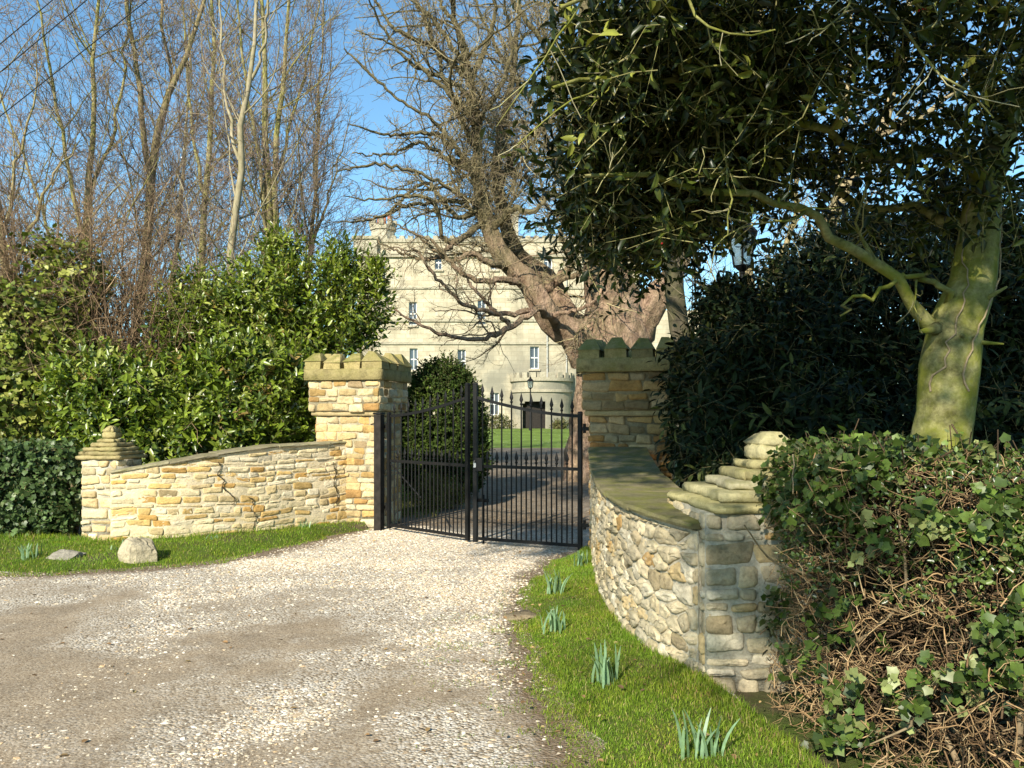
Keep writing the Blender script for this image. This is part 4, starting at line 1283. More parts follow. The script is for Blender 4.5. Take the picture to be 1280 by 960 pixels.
# dark ivy hedge on the left
t = thing('ivy_hedge', 'clipped hedge of small dark green ivy leaves left of the narrow pier', 'hedge', (-6.4, 10.4, 0))
lm, tm = MB(), MB()
hl = [(-11, 10.0), (-8, 9.95), (-6.5, 9.98), (-5.75, 10.05), (-5.50, 10.35)]
p, nn, _ = hedge_points(2800, hl, .05, 1.22, 1.2, .25, .09)
shoots(lm, tm, p, nn, .16, 5, T_IVY, .062, [(.055, .09, .026), (.08, .125, .04), (.038, .065, .018), (.12, .15, .06)], [4, 3, 3, .6], up=-.1, spread=75, rnd=.5, upface=.4)
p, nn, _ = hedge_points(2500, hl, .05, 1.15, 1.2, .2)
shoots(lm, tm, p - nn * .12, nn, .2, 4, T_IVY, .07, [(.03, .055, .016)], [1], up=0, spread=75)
for i in range(26):
    p, _, _ = hedge_points(1, hl, .6, 1.1, 1.0, 0); e = p[0]; e[1] += .25; s = e * [1, 1, 0] + np.r_[rng.normal(0, .1, 2), 0]
    tubes(tm, spline(np.array([s, (s + e) / 2 + rng.normal(0, .05, 3), e]), 6), np.linspace(.018, .006, 6), 5, (.12, .09, .06))
lm.build('foliage', M['ivy'], t); tm.build('stems', M['twig'], t)

# yew dome behind the gate
t = thing('yew_bush', 'clipped dark yew dome behind the left gate leaf', 'bush', (-1.40, 15.6, 0))
lm, tm = MB(), MB()
bl = [[-1.34, 15.6, 1.25, .84, .8, 1.45], [-1.34, 15.6, .75, .86, .82, .75]]
p, nn = blob_points(bl, 5200, .86, .05); ok = p[:, 2] > .12; shoots(lm, tm, p[ok], nn[ok], .13, 8, T_SMALL, .05, [(.05, .082, .012), (.035, .06, .010), (.085, .12, .02)], [3, 3, 1], up=.3, rnd=.35, spread=55, twig_r=.003)
p, nn = blob_points(bl, 3500, .68, .05); ok = p[:, 2] > .12; shoots(lm, tm, p[ok], nn[ok], .2, 8, T_SMALL, .07, [(.035, .055, .012)], [1], spread=60, twig_r=.003)
for i in range(8):
    e = np.array([-1.4 + rng.normal(0, .3), 15.6 + rng.normal(0, .3), rng.uniform(1.2, 2.2)]); s = np.array([-1.4 + rng.normal(0, .08), 15.6 + rng.normal(0, .08), 0])
    tubes(tm, spline(np.array([s, (s + e) / 2, e]), 6), np.linspace(.04, .012, 6), 6, (.12, .08, .05))
lm.build('foliage', M['yew'], t); tm.build('stems', M['twig'], t)
# low straggly plant inside the gate
bl = [[-1.35, 13.6, .28, .38, .35, .36], [-1.05, 13.9, .2, .3, .3, .28]]
shrub('low_bush', 'low yellowish straggly bush on the ground behind the left gate leaf', 'bush', bl, 420, .2, 7, T_NEEDLE, .07, M['yew'], [(.14, .14, .03), (.10, .11, .025), (.2, .17, .06)], [2, 2, 1], (-1.3, 13.7, 0), 5, .5, .2, .008, up=.8)
# plants along the castle porch
for (u, d, r, lab) in ((622, 62, .9, 'brown shrubby plant at the foot of the castle wall left of the porch'), (700, 61.5, .5, 'small green shrub at the right foot of the castle porch')):
    x = X(u, d); shrub('foundation_shrub', lab, 'shrub', [[x, d, .6 + r * .5, r * 1.3, r, r * .75]], 160, .35, 6, T_SMALL, .16, M['laurel'], [(.14, .12, .05), (.09, .10, .03)], [1, 1], (x, d, .55), 5, .5, .2, .012)

# rhododendron / laurel mass behind the right wall and hedge
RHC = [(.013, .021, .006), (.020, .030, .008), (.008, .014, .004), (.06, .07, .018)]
bl = [B(890, 520, 7.6, 45, 80, .6), B(940, 470, 8.0, 70, 80, .8), B(905, 590, 7.0, 45, 50, .5), B(935, 390, 8.3, 40, 45, .5), B(1000, 430, 8.4, 80, 80, .9), B(1010, 530, 7.4, 80, 80, .8), B(880, 450, 8.6, 40, 50, .5), B(858, 490, 8.3, 26, 45, .25, 1.2), B(900, 385, 8.8, 34, 42, .4), B(862, 560, 7.7, 22, 35, .25)]
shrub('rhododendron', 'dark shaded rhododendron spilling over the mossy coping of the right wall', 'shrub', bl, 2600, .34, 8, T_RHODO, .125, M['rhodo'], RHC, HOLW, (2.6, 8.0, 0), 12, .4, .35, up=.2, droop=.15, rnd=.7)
bl = [B(1090, 440, 8.6, 90, 90, .9), B(1180, 420, 8.6, 90, 100, .9), B(1270, 430, 8.4, 90, 120, .9), B(1100, 540, 7.6, 100, 80, .8), B(1230, 540, 7.4, 110, 90, .8), B(1340, 470, 8, 90, 140, .9), B(1140, 330, 9.2, 70, 60, .7), B(1270, 310, 9.2, 70, 70, .7), B(1050, 355, 9.0, 60, 45, .7), B(1000, 335, 9.6, 55, 40, .6, .8), B(1060, 290, 9.9, 55, 40, .6, .5), B(1200, 260, 9.6, 60, 45, .6, .5), B(1110, 280, 9.8, 50, 35, .6, .4)]
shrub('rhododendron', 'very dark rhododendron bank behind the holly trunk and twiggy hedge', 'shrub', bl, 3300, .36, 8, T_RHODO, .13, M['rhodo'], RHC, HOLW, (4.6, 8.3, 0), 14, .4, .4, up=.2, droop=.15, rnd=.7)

# twiggy hawthorn hedge with ivy on the right
t = thing('hawthorn_hedge', 'brown twiggy hawthorn hedge with ivy leaves in the right foreground', 'hedge', (2.2, 3.6, 0))
tm, lm, im = MB(), MB(), MB()
hr = [(1.60, 4.75), (1.40, 4.25), (1.40, 3.85), (1.64, 3.45), (2.2, 3.15), (3.2, 2.9), (5.0, 2.6)]
p, nn, f = hedge_points(4000, hr, .03, 1.37, .9, .22, .07)
keep = (p[:, 0] < 3.6); p, nn = p[keep], nn[keep]; n = len(p)
TWC = [(.25, .16, .08), (.32, .22, .115), (.16, .095, .048), (.37, .27, .15)]
d = nrm(nn * .7 + rng.normal(0, .6, (n, 3)) + [0, 0, .12]); Ln = rng.uniform(.08, .25, n)
Q = np.empty((n, 5, 3)); Q[:, 0] = p - d * (Ln * .75)[:, None]
for s in range(1, 5):
    d = nrm(d + rng.normal(0, .28, (n, 3))); Q[:, s] = Q[:, s - 1] + d * (Ln / 4)[:, None]
Q[:, :, 2] = np.maximum(Q[:, :, 2], .01)
R = np.linspace(1, .4, 5)[None] * rng.uniform(.002, .0045, n)[:, None]
tubes(tm, Q, R, 4, palette(n, TWC, [3, 2, 2, 1], .2))
Q2, S2 = sprout(Q, R, per_m=11, ang=55, lenf=.5, rf=.7, tmin=.1, steps=4, wander=.3, up=.02, rmin=.0016, lmin=.04, total=11000)
tubes(tm, Q2, S2, 3, palette(len(Q2), TWC, [3, 2, 2, 1], .2))
# dense inner thicket, twigs coloured dark for the shade inside
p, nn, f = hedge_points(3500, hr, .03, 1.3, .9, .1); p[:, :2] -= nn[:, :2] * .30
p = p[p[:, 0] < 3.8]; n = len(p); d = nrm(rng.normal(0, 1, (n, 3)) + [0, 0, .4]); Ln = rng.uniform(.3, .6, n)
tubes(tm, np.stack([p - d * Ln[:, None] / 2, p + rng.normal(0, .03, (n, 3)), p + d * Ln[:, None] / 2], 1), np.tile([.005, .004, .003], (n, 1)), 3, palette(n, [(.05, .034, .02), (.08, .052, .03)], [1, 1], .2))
for i in range(26):                                                   # main stems
    p0, n0, _ = hedge_points(1, hr, .0, .05, .5, 0); s = p0[0]; s[2] = -.02; s[:2] -= n0[0, :2] * rng.uniform(.14, .4)
    e = s + np.r_[rng.normal(0, .18, 2), rng.uniform(.8, 1.25)]
    m1 = s * .66 + e * .34 + np.r_[rng.normal(0, .10, 2), 0]; m2 = s * .33 + e * .67 + np.r_[rng.normal(0, .10, 2), 0]
    tubes(tm, spline(np.array([s, m1, m2, e]), 14), np.linspace(rng.uniform(.009, .02), .005, 14), 6, palette(1, [(.27, .20, .12), (.20, .15, .09)], [1, 1], .15)[0])
for i in range(4):                                                   # cut and bent side limbs across the face
    p0, n0, _ = hedge_points(1, hr, .2, 1.1, .3, 0); s = p0[0]; s[:2] += n0[0, :2] * rng.uniform(-.05, .04)
    e = s + np.r_[rng.normal(0, .35), rng.normal(0, .15), rng.normal(.15, .2)]
    tubes(tm, spline(np.array([s, (s + e) / 2 + rng.normal(0, .06, 3), e]), 9), np.linspace(.007, .003, 9), 5, palette(1, [(.28, .21, .125), (.21, .15, .085)], [1, 1], .15)[0])
tm.build('branches', M['twig'], t)
# small hawthorn leaves towards the top
p, nn, f = hedge_points(3600, hr, .75, 1.385, .9, .6, .07); ok = p[:, 0] < 3.6; p, nn = p[ok], nn[ok]
shoots(lm, None, p, nn, .09, 4, T_SMALL, .028, [(.06, .10, .02), (.10, .14, .03), (.045, .07, .015)], [3, 2, 2], up=.5, spread=60)
lm.build('foliage', M['laurel'], t)
# ivy climbing through: heavier at the top and to the right
p, nn, f = hedge_points(8200, hr, .05, 1.375, .9, .3, .08); ok = p[:, 0] < 3.7; p, nn = p[ok], nn[ok]
wgt = np.clip(.20 + .75 * smooth01((p[:, 2] - .62) / .55) + .45 * smooth01((p[:, 0] - 1.75) / .5), .05, 1) * (lumps(p, 5.2) > -.12 + .25 * rng.random(len(p)))
ok = rng.random(len(p)) < wgt; p, nn = p[ok] + nn[ok] * .04, nn[ok]
shoots(im, im, p, nn, .16, 5, T_IVY, .045, [(.05, .082, .015), (.08, .12, .022), (.03, .05, .011), (.15, .17, .06)], [4, 3, 3, .8], up=-.1, spread=75, rnd=.5, upface=.35, twig_r=.002)
im.build('ivy', M['ivy'], t)

# ------------------------------------------------------------------ holly tree on the right
ht = thing('holly_tree', 'broad holly with smooth green trunk rising from the twiggy hedge', 'tree', (2.7, 5.0, 0))
mb = MB()
limbs = [
    [(1150, 860, 5.0, .22), (1163, 640, 5.0, .195), (1178, 520, 5.0, .185), (1192, 430, 5.0, .185), (1214, 360, 5.0, .145), (1230, 280, 5.0, .125), (1240, 190, 5.0, .10), (1275, 120, 4.95, .09), (1310, 20, 4.9, .08), (1330, -120, 4.8, .06)],
    [(1185, 420, 5.0, .09), (1150, 388, 4.98, .056), (1125, 352, 4.95, .048), (1082, 322, 4.9, .044), (1040, 298, 4.85, .040), (1000, 266, 4.8, .036), (955, 245, 4.7, .028), (880, 235, 4.6, .028), (800, 210, 4.4, .02), (730, 220, 4.2, .012)],
    [(1235, 230, 5.0, .075), (1190, 190, 4.9, .045), (1120, 200, 4.8, .038), (1050, 175, 4.7, .03), (960, 140, 4.5, .034), (860, 110, 4.2, .026), (760, 90, 3.9, .016), (690, 110, 3.7, .01)],
    [(1255, 150, 5.0, .075), (1200, 60, 4.6, .06), (1120, -20, 4.2, .05), (1020, -60, 3.8, .04), (900, -60, 3.5, .03), (780, -30, 3.3, .018), (700, 10, 3.2, .01)],
    [(1228, 300, 5.0, .06), (1160, 265, 5.2, .045), (1090, 255, 5.4, .036), (1010, 215, 5.6, .03), (930, 190, 5.8, .025), (850, 240, 6.0, .018), (790, 290, 6.0, .01)],
    [(1275, 130, 4.95, .07), (1290, 40, 4.4, .055), (1260, -60, 3.9, .045), (1180, -110, 3.4, .035), (1080, -110, 3.1, .025), (960, -60, 2.9, .014)],
    [(1185, 395, 5.0, .035), (1165, 350, 4.95, .024), (1120, 352, 4.9, .02), (1075, 372, 4.85, .014), (1050, 395, 4.8, .008)],
    [(1275, 110, 4.95, .06), (1330, 80, 4.6, .05), (1360, 150, 4.2, .03), (1330, 230, 4.0, .016)],
]
gs = [guide(l, 18, .012) for l in limbs]
P = np.stack([g[0] for g in gs]); R = np.stack([g[1] for g in gs])
R[0] *= .9 * (1 + rng.normal(0, .03, 18)); R[1:] *= .72; P[1:, 1:-1] += rng.normal(0, .022, P[1:, 1:-1].shape)
tubes(mb, P, R, 14)
# snags and knots on the trunk
for (u, v, du, dv, r) in ((1235, 372, 24, -14, .018), (1225, 428, 30, 2, .016), (1165, 412, -14, 2, .03), (1205, 425, -2, -6, .03), (1240, 250, 22, -18, .014)):
    tubes(mb, [W(u - du * .5, v - dv * .5, 4.97), W(u, v, 4.9), W(u + du, v + dv, 4.83)], [r * 1.6, r, r * .35], 7, cap=True)
B1, S1 = sprout(P[1:], R[1:], per_m=3.2, ang=50, lenf=.32, rf=.6, tmin=.2, steps=8, wander=.22, up=.02, lmax=1.1, thin=.007)
tubes(mb, B1, S1, 6)
mb.build('trunk', M['holly_bark'], ht)
tm, lm, im = MB(), MB(), MB()
# ivy stems on the trunk
for off in (-.10, .05):
    zz = np.linspace(1.75, 3.0, 26); cxs = np.interp(zz, P[0][:, 2], P[0][:, 0]); rr = np.interp(zz, P[0][:, 2], R[0])
    ph = off * 9 + .45 * np.sin(zz * 5 + off * 30) + rng.normal(0, .09, 26) - PI / 2
    tubes(tm, np.c_[cxs + (rr + .004) * np.cos(ph), 5.0 + (rr + .004) * np.sin(ph), zz], np.linspace(.007, .003, 26), 5, (.26, .2, .12))
B2, S2 = sprout(B1, S1, per_m=6, ang=50, lenf=.5, rf=.6, tmin=.2, steps=5, wander=.25, up=-.02, total=3200)
tubes(tm, B2, S2, 4, palette(len(B2), [(.26, .235, .11), (.36, .32, .19), (.18, .16, .08)], [1, 1, 1]))
bl = [B(745, 110, 4.4, 70, 110, .8, .6), B(735, 240, 5.0, 55, 75, .7, .65), B(800, 200, 4.9, 80, 100, .9), B(830, 60, 4.2, 110, 90, 1.0), B(870, 180, 5.0, 90, 100, .9), B(930, 90, 4.4, 100, 100, 1.0), B(800, 300, 5.6, 70, 40, .7), B(950, 170, 5.0, 70, 70, .8, .8),
      B(1040, 50, 4.2, 100, 70, .9, .5), B(1160, 40, 4.2, 110, 80, .8, .45), B(1230, 150, 4.4, 70, 80, .7, .25), B(1130, 170, 4.7, 60, 50, .7, .2), B(1060, 260, 5.4, 60, 40, .6, .12), B(1180, 270, 5.3, 70, 60, .6, .45), B(1090, 215, 5.2, 60, 40, .6, .35), B(1290, 60, 4, 80, 120, .8, .4),
      B(870, 270, 5.4, 60, 45, .6, .8), B(1265, 260, 4.6, 40, 60, .4, .3), B(945, 255, 5.6, 55, 45, .6, .3), B(1000, 190, 5.4, 60, 55, .6, .35)]
p, nn = blob_points(bl, 3900, .2, .45, 3.4)
p = p + rng.normal(0, .07, p.shape) * rng.choice([.5, 1, 2.4], len(p), p=[.5, .35, .15])[:, None]
kw = dict(up=.05, out=.5, rnd=.75, spread=55, twig_col=(.22, .20, .08), twig_r=.0035, droop=.05)
shoots(lm, tm, p, nn, .30, 7, T_HOLLY, .078, HOLC, HOLW, **kw)
# the rest of the crown, above what the photograph takes in
bl2 = [[.9, 3.2, 4.5, 1.0, 1.0, .8, 1], [2.0, 4.0, 5.0, 1.5, 1.3, 1.0, 1], [.4, 4.6, 5.1, .9, .8, .5, 1], [3.6, 4.4, 5.4, 1.5, 1.5, 1.2, 1], [1.6, 4.8, 6.0, 1.5, 1.3, 1.0, 1], [3.0, 3.0, 4.6, 1.3, 1.0, .9, 1], [2.8, 5.0, 6.8, 1.4, 1.4, 1.2, 1], [.0, 3.6, 4.7, .6, .7, .5, .8]]
p2, n2 = blob_points(bl2, 3600, .3, .3, 2.4)
ok = p2[:, 2] > EYE + .545 * p2[:, 1] - .1
shoots(lm, tm, p2[ok], n2[ok], .34, 7, T_HOLLY, .09, HOLC, HOLW, **kw)
lm.build('foliage', M['holly'], ht); tm.build('twigs', M['twig'], ht)
mb = MB()
for i in range(46):
    c = p[rng.integers(len(p))]
    for k in range(rng.integers(1, 4)):
        q = c + rng.normal(0, .012, 3); a = np.linspace(0, PI, 5)
        tubes(mb, np.c_[np.full(5, q[0]), np.full(5, q[1]), q[2] - .0065 * np.cos(a)], np.maximum(.0065 * np.sin(a), .0004), 6)
mb.build('berries', M['berry'], ht)

# ------------------------------------------------------------------ bare trees
TW1 = [(.20, .145, .115), (.26, .195, .13), (.15, .11, .10), (.23, .175, .10)]
def std(n1=2.8, n2=5.5, n3=8, up=.07, w=.09, l1=.30, tot=9000, ang=46):
    return [dict(per_m=n1, ang=ang, lenf=l1, rf=.5, tmin=.16, steps=12, wander=w, up=up, lmax=4.2, thick=True, thin=.0048),
            dict(per_m=n2, ang=44, lenf=.46, rf=.55, tmin=.1, steps=7, wander=w * 1.4, up=up * .8, lmax=2.0, sides=3, total=3800, rmin=.005),
            dict(per_m=n3, ang=42, lenf=.52, rf=.6, tmin=.06, steps=4, wander=w * 1.6, up=up * .8, lmax=1.0, rmin=.0042, total=int(tot * 2))]


GRP = 'tall bare trees behind the left wall'
bare_tree('bare_tree', 'bare tree with forked ivy-brown trunk, second tall tree from the left edge', [
    [(165, 640, 18, .19), (172, 420, 18, .16), (180, 330, 18, .145), (188, 230, 18, .13), (200, 150, 18, .11), (225, 80, 18, .08), (255, 10, 18.2, .06), (280, -120, 18.4, .03)],
    [(186, 240, 18, .10), (178, 150, 17.8, .085), (168, 60, 17.6, .07), (155, -40, 17.4, .05), (145, -150, 17.2, .03)],
    [(200, 150, 18, .07), (215, 100, 18.4, .055), (200, 20, 18.6, .05), (205, -60, 18.8, .035), (215, -160, 19, .02)]], M['brown_bark'], TW1, std(), GRP)
bare_tree('bare_tree', 'slender grey bare tree of several stems nearest the left edge', [
    [(100, 620, 17, .12), (105, 400, 17, .10), (112, 230, 17, .085), (120, 120, 17, .065), (122, 30, 17, .05), (130, -120, 17, .02)],
    [(106, 330, 17, .07), (90, 220, 16.8, .055), (70, 120, 16.6, .045), (50, 20, 16.4, .03), (30, -100, 16.2, .015)],
    [(110, 260, 17, .06), (140, 170, 17.3, .045), (155, 80, 17.5, .035), (165, -40, 17.6, .015)],
    [(104, 420, 17, .06), (60, 280, 17.4, .045), (20, 170, 17.6, .035), (-20, 60, 17.8, .02), (-60, -60, 18, .012)]], M['mossy_bark'], TW1, std(), GRP)
bare_tree('bare_tree', 'straight olive-barked bare tree standing between forked and pale trunks', [
    [(250, 610, 22, .17), (255, 330, 22, .13), (260, 200, 22, .11), (266, 90, 22, .08), (262, -20, 22, .06), (262, -140, 22, .03)],
    [(258, 250, 22, .08), (240, 160, 22.4, .06), (232, 60, 22.6, .045), (225, -80, 22.8, .02)]], M['mossy_bark'], TW1, std(2.6, 4, 4.5, tot=6000), GRP)
bare_tree('bare_tree', 'pale cream barked bare tree leaning slightly right above the tall laurel', [
    [(278, 640, 15, .13), (284, 420, 15, .115), (291, 320, 15, .10), (301, 190, 15, .085), (314, 100, 15, .065), (320, 40, 15, .05), (316, -60, 15, .035), (310, -160, 15, .02)],
    [(299, 200, 15, .05), (285, 140, 15.2, .04), (278, 60, 15.4, .03), (270, -60, 15.6, .015)],
    [(314, 100, 15, .045), (332, 50, 14.8, .035), (335, 0, 14.6, .028), (345, -90, 14.5, .015)]], M['pale_bark'], TW1, std(2.6, 4.5, 5, tot=6000), GRP)
bare_tree('bare_tree', 'mossy bare tree of close parallel stems right of the pale trunk', [
    [(338, 620, 19, .22), (337, 380, 19, .17), (334, 260, 19, .14), (330, 150, 19, .10), (328, 40, 19, .07), (326, -120, 19, .03)],
    [(338, 330, 19, .12), (345, 220, 19.1, .10), (352, 110, 19.2, .08), (360, 10, 19.3, .05), (366, -130, 19.4, .02)],
    [(337, 300, 19, .09), (322, 200, 18.8, .06), (305, 90, 18.6, .045), (295, -30, 18.5, .025)],
    [(345, 220, 19.1, .06), (368, 140, 19.5, .05), (388, 60, 19.8, .035), (405, -50, 20, .015)]], M['mossy_bark'], TW1, std(3, 4.5, 5, tot=8000), GRP)
bare_tree('bare_tree', 'thin pale bare tree seen low between the ivy shrub and the tall laurel', [
    [(203, 620, 24, .13), (210, 400, 24, .11), (222, 310, 24, .09), (228, 220, 24, .07), (236, 120, 24, .05), (240, 0, 24, .03)],
    [(222, 310, 24, .05), (245, 250, 24, .04), (280, 190, 24, .03), (320, 150, 24, .015)]], M['pale_bark'], TW1, std(2.2, 3.5, 4.5, tot=5000), GRP)
bare_tree('bare_tree', 'slim twiggy bare tree nearest the castle, right of the mossy stems', [
    [(380, 620, 20, .11), (384, 400, 20, .09), (388, 300, 20, .07), (396, 200, 20, .055), (400, 100, 20, .04), (404, -20, 20, .02)],
    [(386, 330, 20, .05), (405, 260, 20.2, .04), (425, 200, 20.3, .025), (440, 140, 20.4, .012)],
    [(386, 360, 20, .04), (365, 280, 19.8, .03), (352, 210, 19.7, .015)]], M['brown_bark'], TW1, std(3.5, 5, 5.5, tot=6000, l1=.34), GRP)
bare_tree('bare_tree', 'reddish brown twiggy bare tree at the very left edge', [
    [(-8, 620, 15, .15), (0, 400, 15, .12), (2, 300, 15, .10), (-10, 200, 15, .07), (-25, 60, 15, .04), (-40, -80, 15, .02)],
    [(0, 380, 15, .06), (35, 290, 14.8, .045), (60, 230, 14.7, .03), (95, 180, 14.6, .012)],
    [(0, 420, 15, .06), (50, 340, 14.6, .04), (110, 280, 14.4, .028), (150, 230, 14.3, .012)],
    [(2, 320, 15, .05), (20, 220, 15.2, .04), (40, 130, 15.4, .025), (50, 40, 15.5, .012)]], M['brown_bark'], [(.28, .19, .13), (.22, .15, .10)], std(4, 5, 5.5, .05, .13, tot=7000), GRP)

# the great old tree behind the right pillar
TW2 = [(.25, .205, .11), (.31, .255, .14), (.20, .155, .105)]
bigl = [
    [(757, 610, 20, 1.0), (757, 520, 20, .86), (768, 440, 20, .86), (768, 390, 20, .74), (752, 320, 20, .46), (742, 240, 20, .36), (738, 150, 20, .30), (735, 50, 20, .24), (740, -80, 20, .22), (745, -200, 20, .1)],
    [(735, 450, 19.6, .42), (716, 418, 19.3, .38), (688, 398, 19.1, .31), (662, 352, 19, .26), (630, 322, 19, .22), (608, 275, 19, .19), (598, 220, 19, .14), (596, 170, 19, .11), (588, 100, 19, .085), (570, 30, 19, .06), (548, -80, 19, .05)],
    [(748, 430, 20, .40), (712, 398, 20.1, .30), (684, 350, 20.3, .25), (648, 318, 20.5, .20), (628, 262, 20.6, .15), (622, 190, 20.7, .11), (640, 100, 20.8, .08), (650, 10, 20.9, .055), (660, -100, 21, .04)],
    [(790, 420, 20, .48), (812, 385, 19.8, .36), (835, 352, 19.7, .26), (860, 300, 19.6, .2), (880, 220, 19.5, .14), (900, 120, 19.4, .1), (920, 0, 19.4, .05)],
    [(700, 404, 19.1, .13), (685, 396, 18.4, .12), (672, 385, 18.0, .105), (640, 408, 17.6, .085), (600, 424, 17.3, .065), (555, 418, 17.1, .05), (520, 402, 17, .035), (490, 385, 16.9, .02)],
    [(672, 386, 18.0, .09), (630, 392, 17.6, .075), (590, 384, 17.2, .06), (560, 362, 17, .05), (535, 335, 16.8, .042), (520, 315, 16.7, .03), (480, 310, 16.6, .015)],
    [(690, 394, 18.6, .08), (720, 388, 18.0, .06), (750, 372, 17.6, .045), (775, 350, 17.4, .03), (800, 335, 17.3, .015)],
    [(600, 280, 19, .11), (572, 302, 18.6, .09), (556, 300, 18.4, .075), (548, 270, 18.2, .06), (540, 250, 18, .07), (505, 245, 17.8, .05), (460, 250, 17.6, .03), (430, 245, 17.5, .015)],
    [(598, 240, 19, .09), (575, 190, 18.5, .07), (540, 150, 18.1, .055), (500, 125, 17.8, .04), (460, 90, 17.6, .045), (430, 60, 17.5, .02)],
    [(597, 190, 19, .08), (560, 110, 18.8, .065), (545, 60, 18.8, .055), (520, 0, 18.8, .06), (490, -70, 18.8, .03)],
    [(604, 262, 19, .08), (560, 235, 18.2, .06), (520, 215, 17.7, .045), (470, 205, 17.3, .045), (420, 215, 17, .02)],
    [(740, 200, 20, .15), (700, 140, 19.6, .10), (680, 60, 19.3, .075), (640, 0, 19, .08), (600, -60, 18.8, .04)],
    [(745, 260, 20, .15), (690, 190, 20.5, .10), (665, 130, 20.8, .075), (620, 60, 21, .06), (585, -20, 21.2, .05)],
    [(738, 120, 20, .18), (790, 40, 19.5, .14), (830, -40, 19.2, .08), (870, -120, 19, .04)],
    [(625, 230, 20.6, .12), (650, 180, 20.2, .1), (690, 150, 20, .08), (700, 90, 20, .05), (710, 20, 20, .02)],
]
for l_ in bigl[4:15]:
    l_[:] = [(u, v, d, r * .72) for u, v, d, r in l_]
bigl += [
    [(660, 362, 19.2, .12), (640, 350, 18.6, .085), (610, 352, 18.2, .065), (575, 340, 17.9, .05), (545, 305, 17.7, .035), (515, 290, 17.5, .018)],
    [(640, 330, 19, .11), (615, 330, 18.5, .08), (590, 318, 18.2, .06), (560, 325, 18, .045), (530, 300, 17.8, .03), (495, 280, 17.7, .015)],
    [(690, 352, 20, .10), (715, 330, 19.4, .075), (700, 290, 19, .055), (715, 250, 18.8, .04), (690, 215, 18.6, .02)],
    [(672, 372, 19.4, .10), (700, 350, 18.8, .07), (725, 340, 18.4, .05), (712, 305, 18.2, .035), (735, 280, 18, .015)],
    [(612, 290, 19, .10), (640, 262, 18.5, .075), (665, 265, 18.2, .055), (690, 240, 18, .035), (700, 200, 17.9, .018)],
    [(640, 408, 17.6, .05), (615, 385, 17.4, .04), (585, 350, 17.3, .03), (570, 320, 17.2, .015)],
    [(598, 150, 19, .07), (625, 110, 18.6, .055), (640, 60, 18.4, .04), (630, 0, 18.2, .025), (640, -60, 18, .012)],
    [(570, 300, 18.5, .06), (545, 322, 18.1, .045), (505, 318, 17.9, .03), (470, 300, 17.8, .015)]]
for (u0, v0, d0), tips in (((598, 215, 19), [(560, 175, 530, 165, 480, 160, 440, 150), (565, 205, 530, 190, 490, 180, 445, 185)]), ((596, 165, 19), [(570, 130, 540, 95, 500, 70, 450, 30), (575, 120, 520, 90, 480, 50, 455, -20)]), ((590, 110, 19), [(565, 60, 530, 30, 500, -20, 480, -70), (575, 50, 555, 0, 545, -60, 520, -110)]), ((603, 255, 19), [(570, 262, 530, 240, 480, 262, 440, 275), (575, 250, 520, 262, 470, 275, 425, 262)]), ((588, 100, 19), [(610, 50, 615, 0, 600, -50, 590, -110), (545, 80, 500, 40, 470, 0, 440, -40)])):
    for t_ in tips:
        l_ = [(u0, v0, d0, .075)]
        for q_ in range(4): l_.append((t_[2 * q_] + rng.normal(0, 5), t_[2 * q_ + 1] + rng.normal(0, 8), d0 - .35 - .3 * q_ + rng.normal(0, .2), (.055, .04, .028, .012)[q_]))
        bigl.append(l_)
bt, _ = bare_tree('old_tree', 'massive old bare tree with spreading pinkish brown limbs behind the shaded pillar', bigl, M['beech_bark'], TW2, [
    dict(per_m=2.9, ang=58, lenf=.36, rf=.5, tmin=.25, steps=12, wander=.26, up=.02, lmax=3.4, thick=True, thin=.011),
    dict(per_m=6, ang=52, lenf=.45, rf=.55, tmin=.12, steps=7, wander=.30, up=.02, lmax=2.0, sides=3, total=8000, rmin=.0055),
    dict(per_m=8, ang=48, lenf=.52, rf=.6, tmin=.1, steps=4, wander=.3, up=.03, lmax=.8, rmin=.0044, total=40000)], sides=22, n=40, jit=.02, slim=1.0, rough=.045)
# brush of short shoots where the left limb turns up
tm = MB(); g_ = guide(bigl[1], 30); g2 = guide(bigl[2], 30)
Pc = np.stack([g_[0][9:21], g2[0][10:22]]); Rc = np.stack([g_[1][9:21], g2[1][10:22]])
Q, S = sprout(Pc, Rc, per_m=45, ang=75, lenf=.25, rf=.2, tmin=0, steps=6, wander=.35, up=.05, lmax=.9, thin=.006, rmin=.006)
tubes(tm, Q, S, 3, palette(len(Q), TW2, [1, 1, 1]))
Q, S = sprout(Q, S, per_m=9, ang=50, lenf=.6, rf=.6, tmin=.1, steps=4, wander=.3, up=.05, rmin=.004); tubes(tm, Q, S, 3, palette(len(Q), TW2, [1, 1, 1]))
tm.build('shoots', M['twig'], bt)
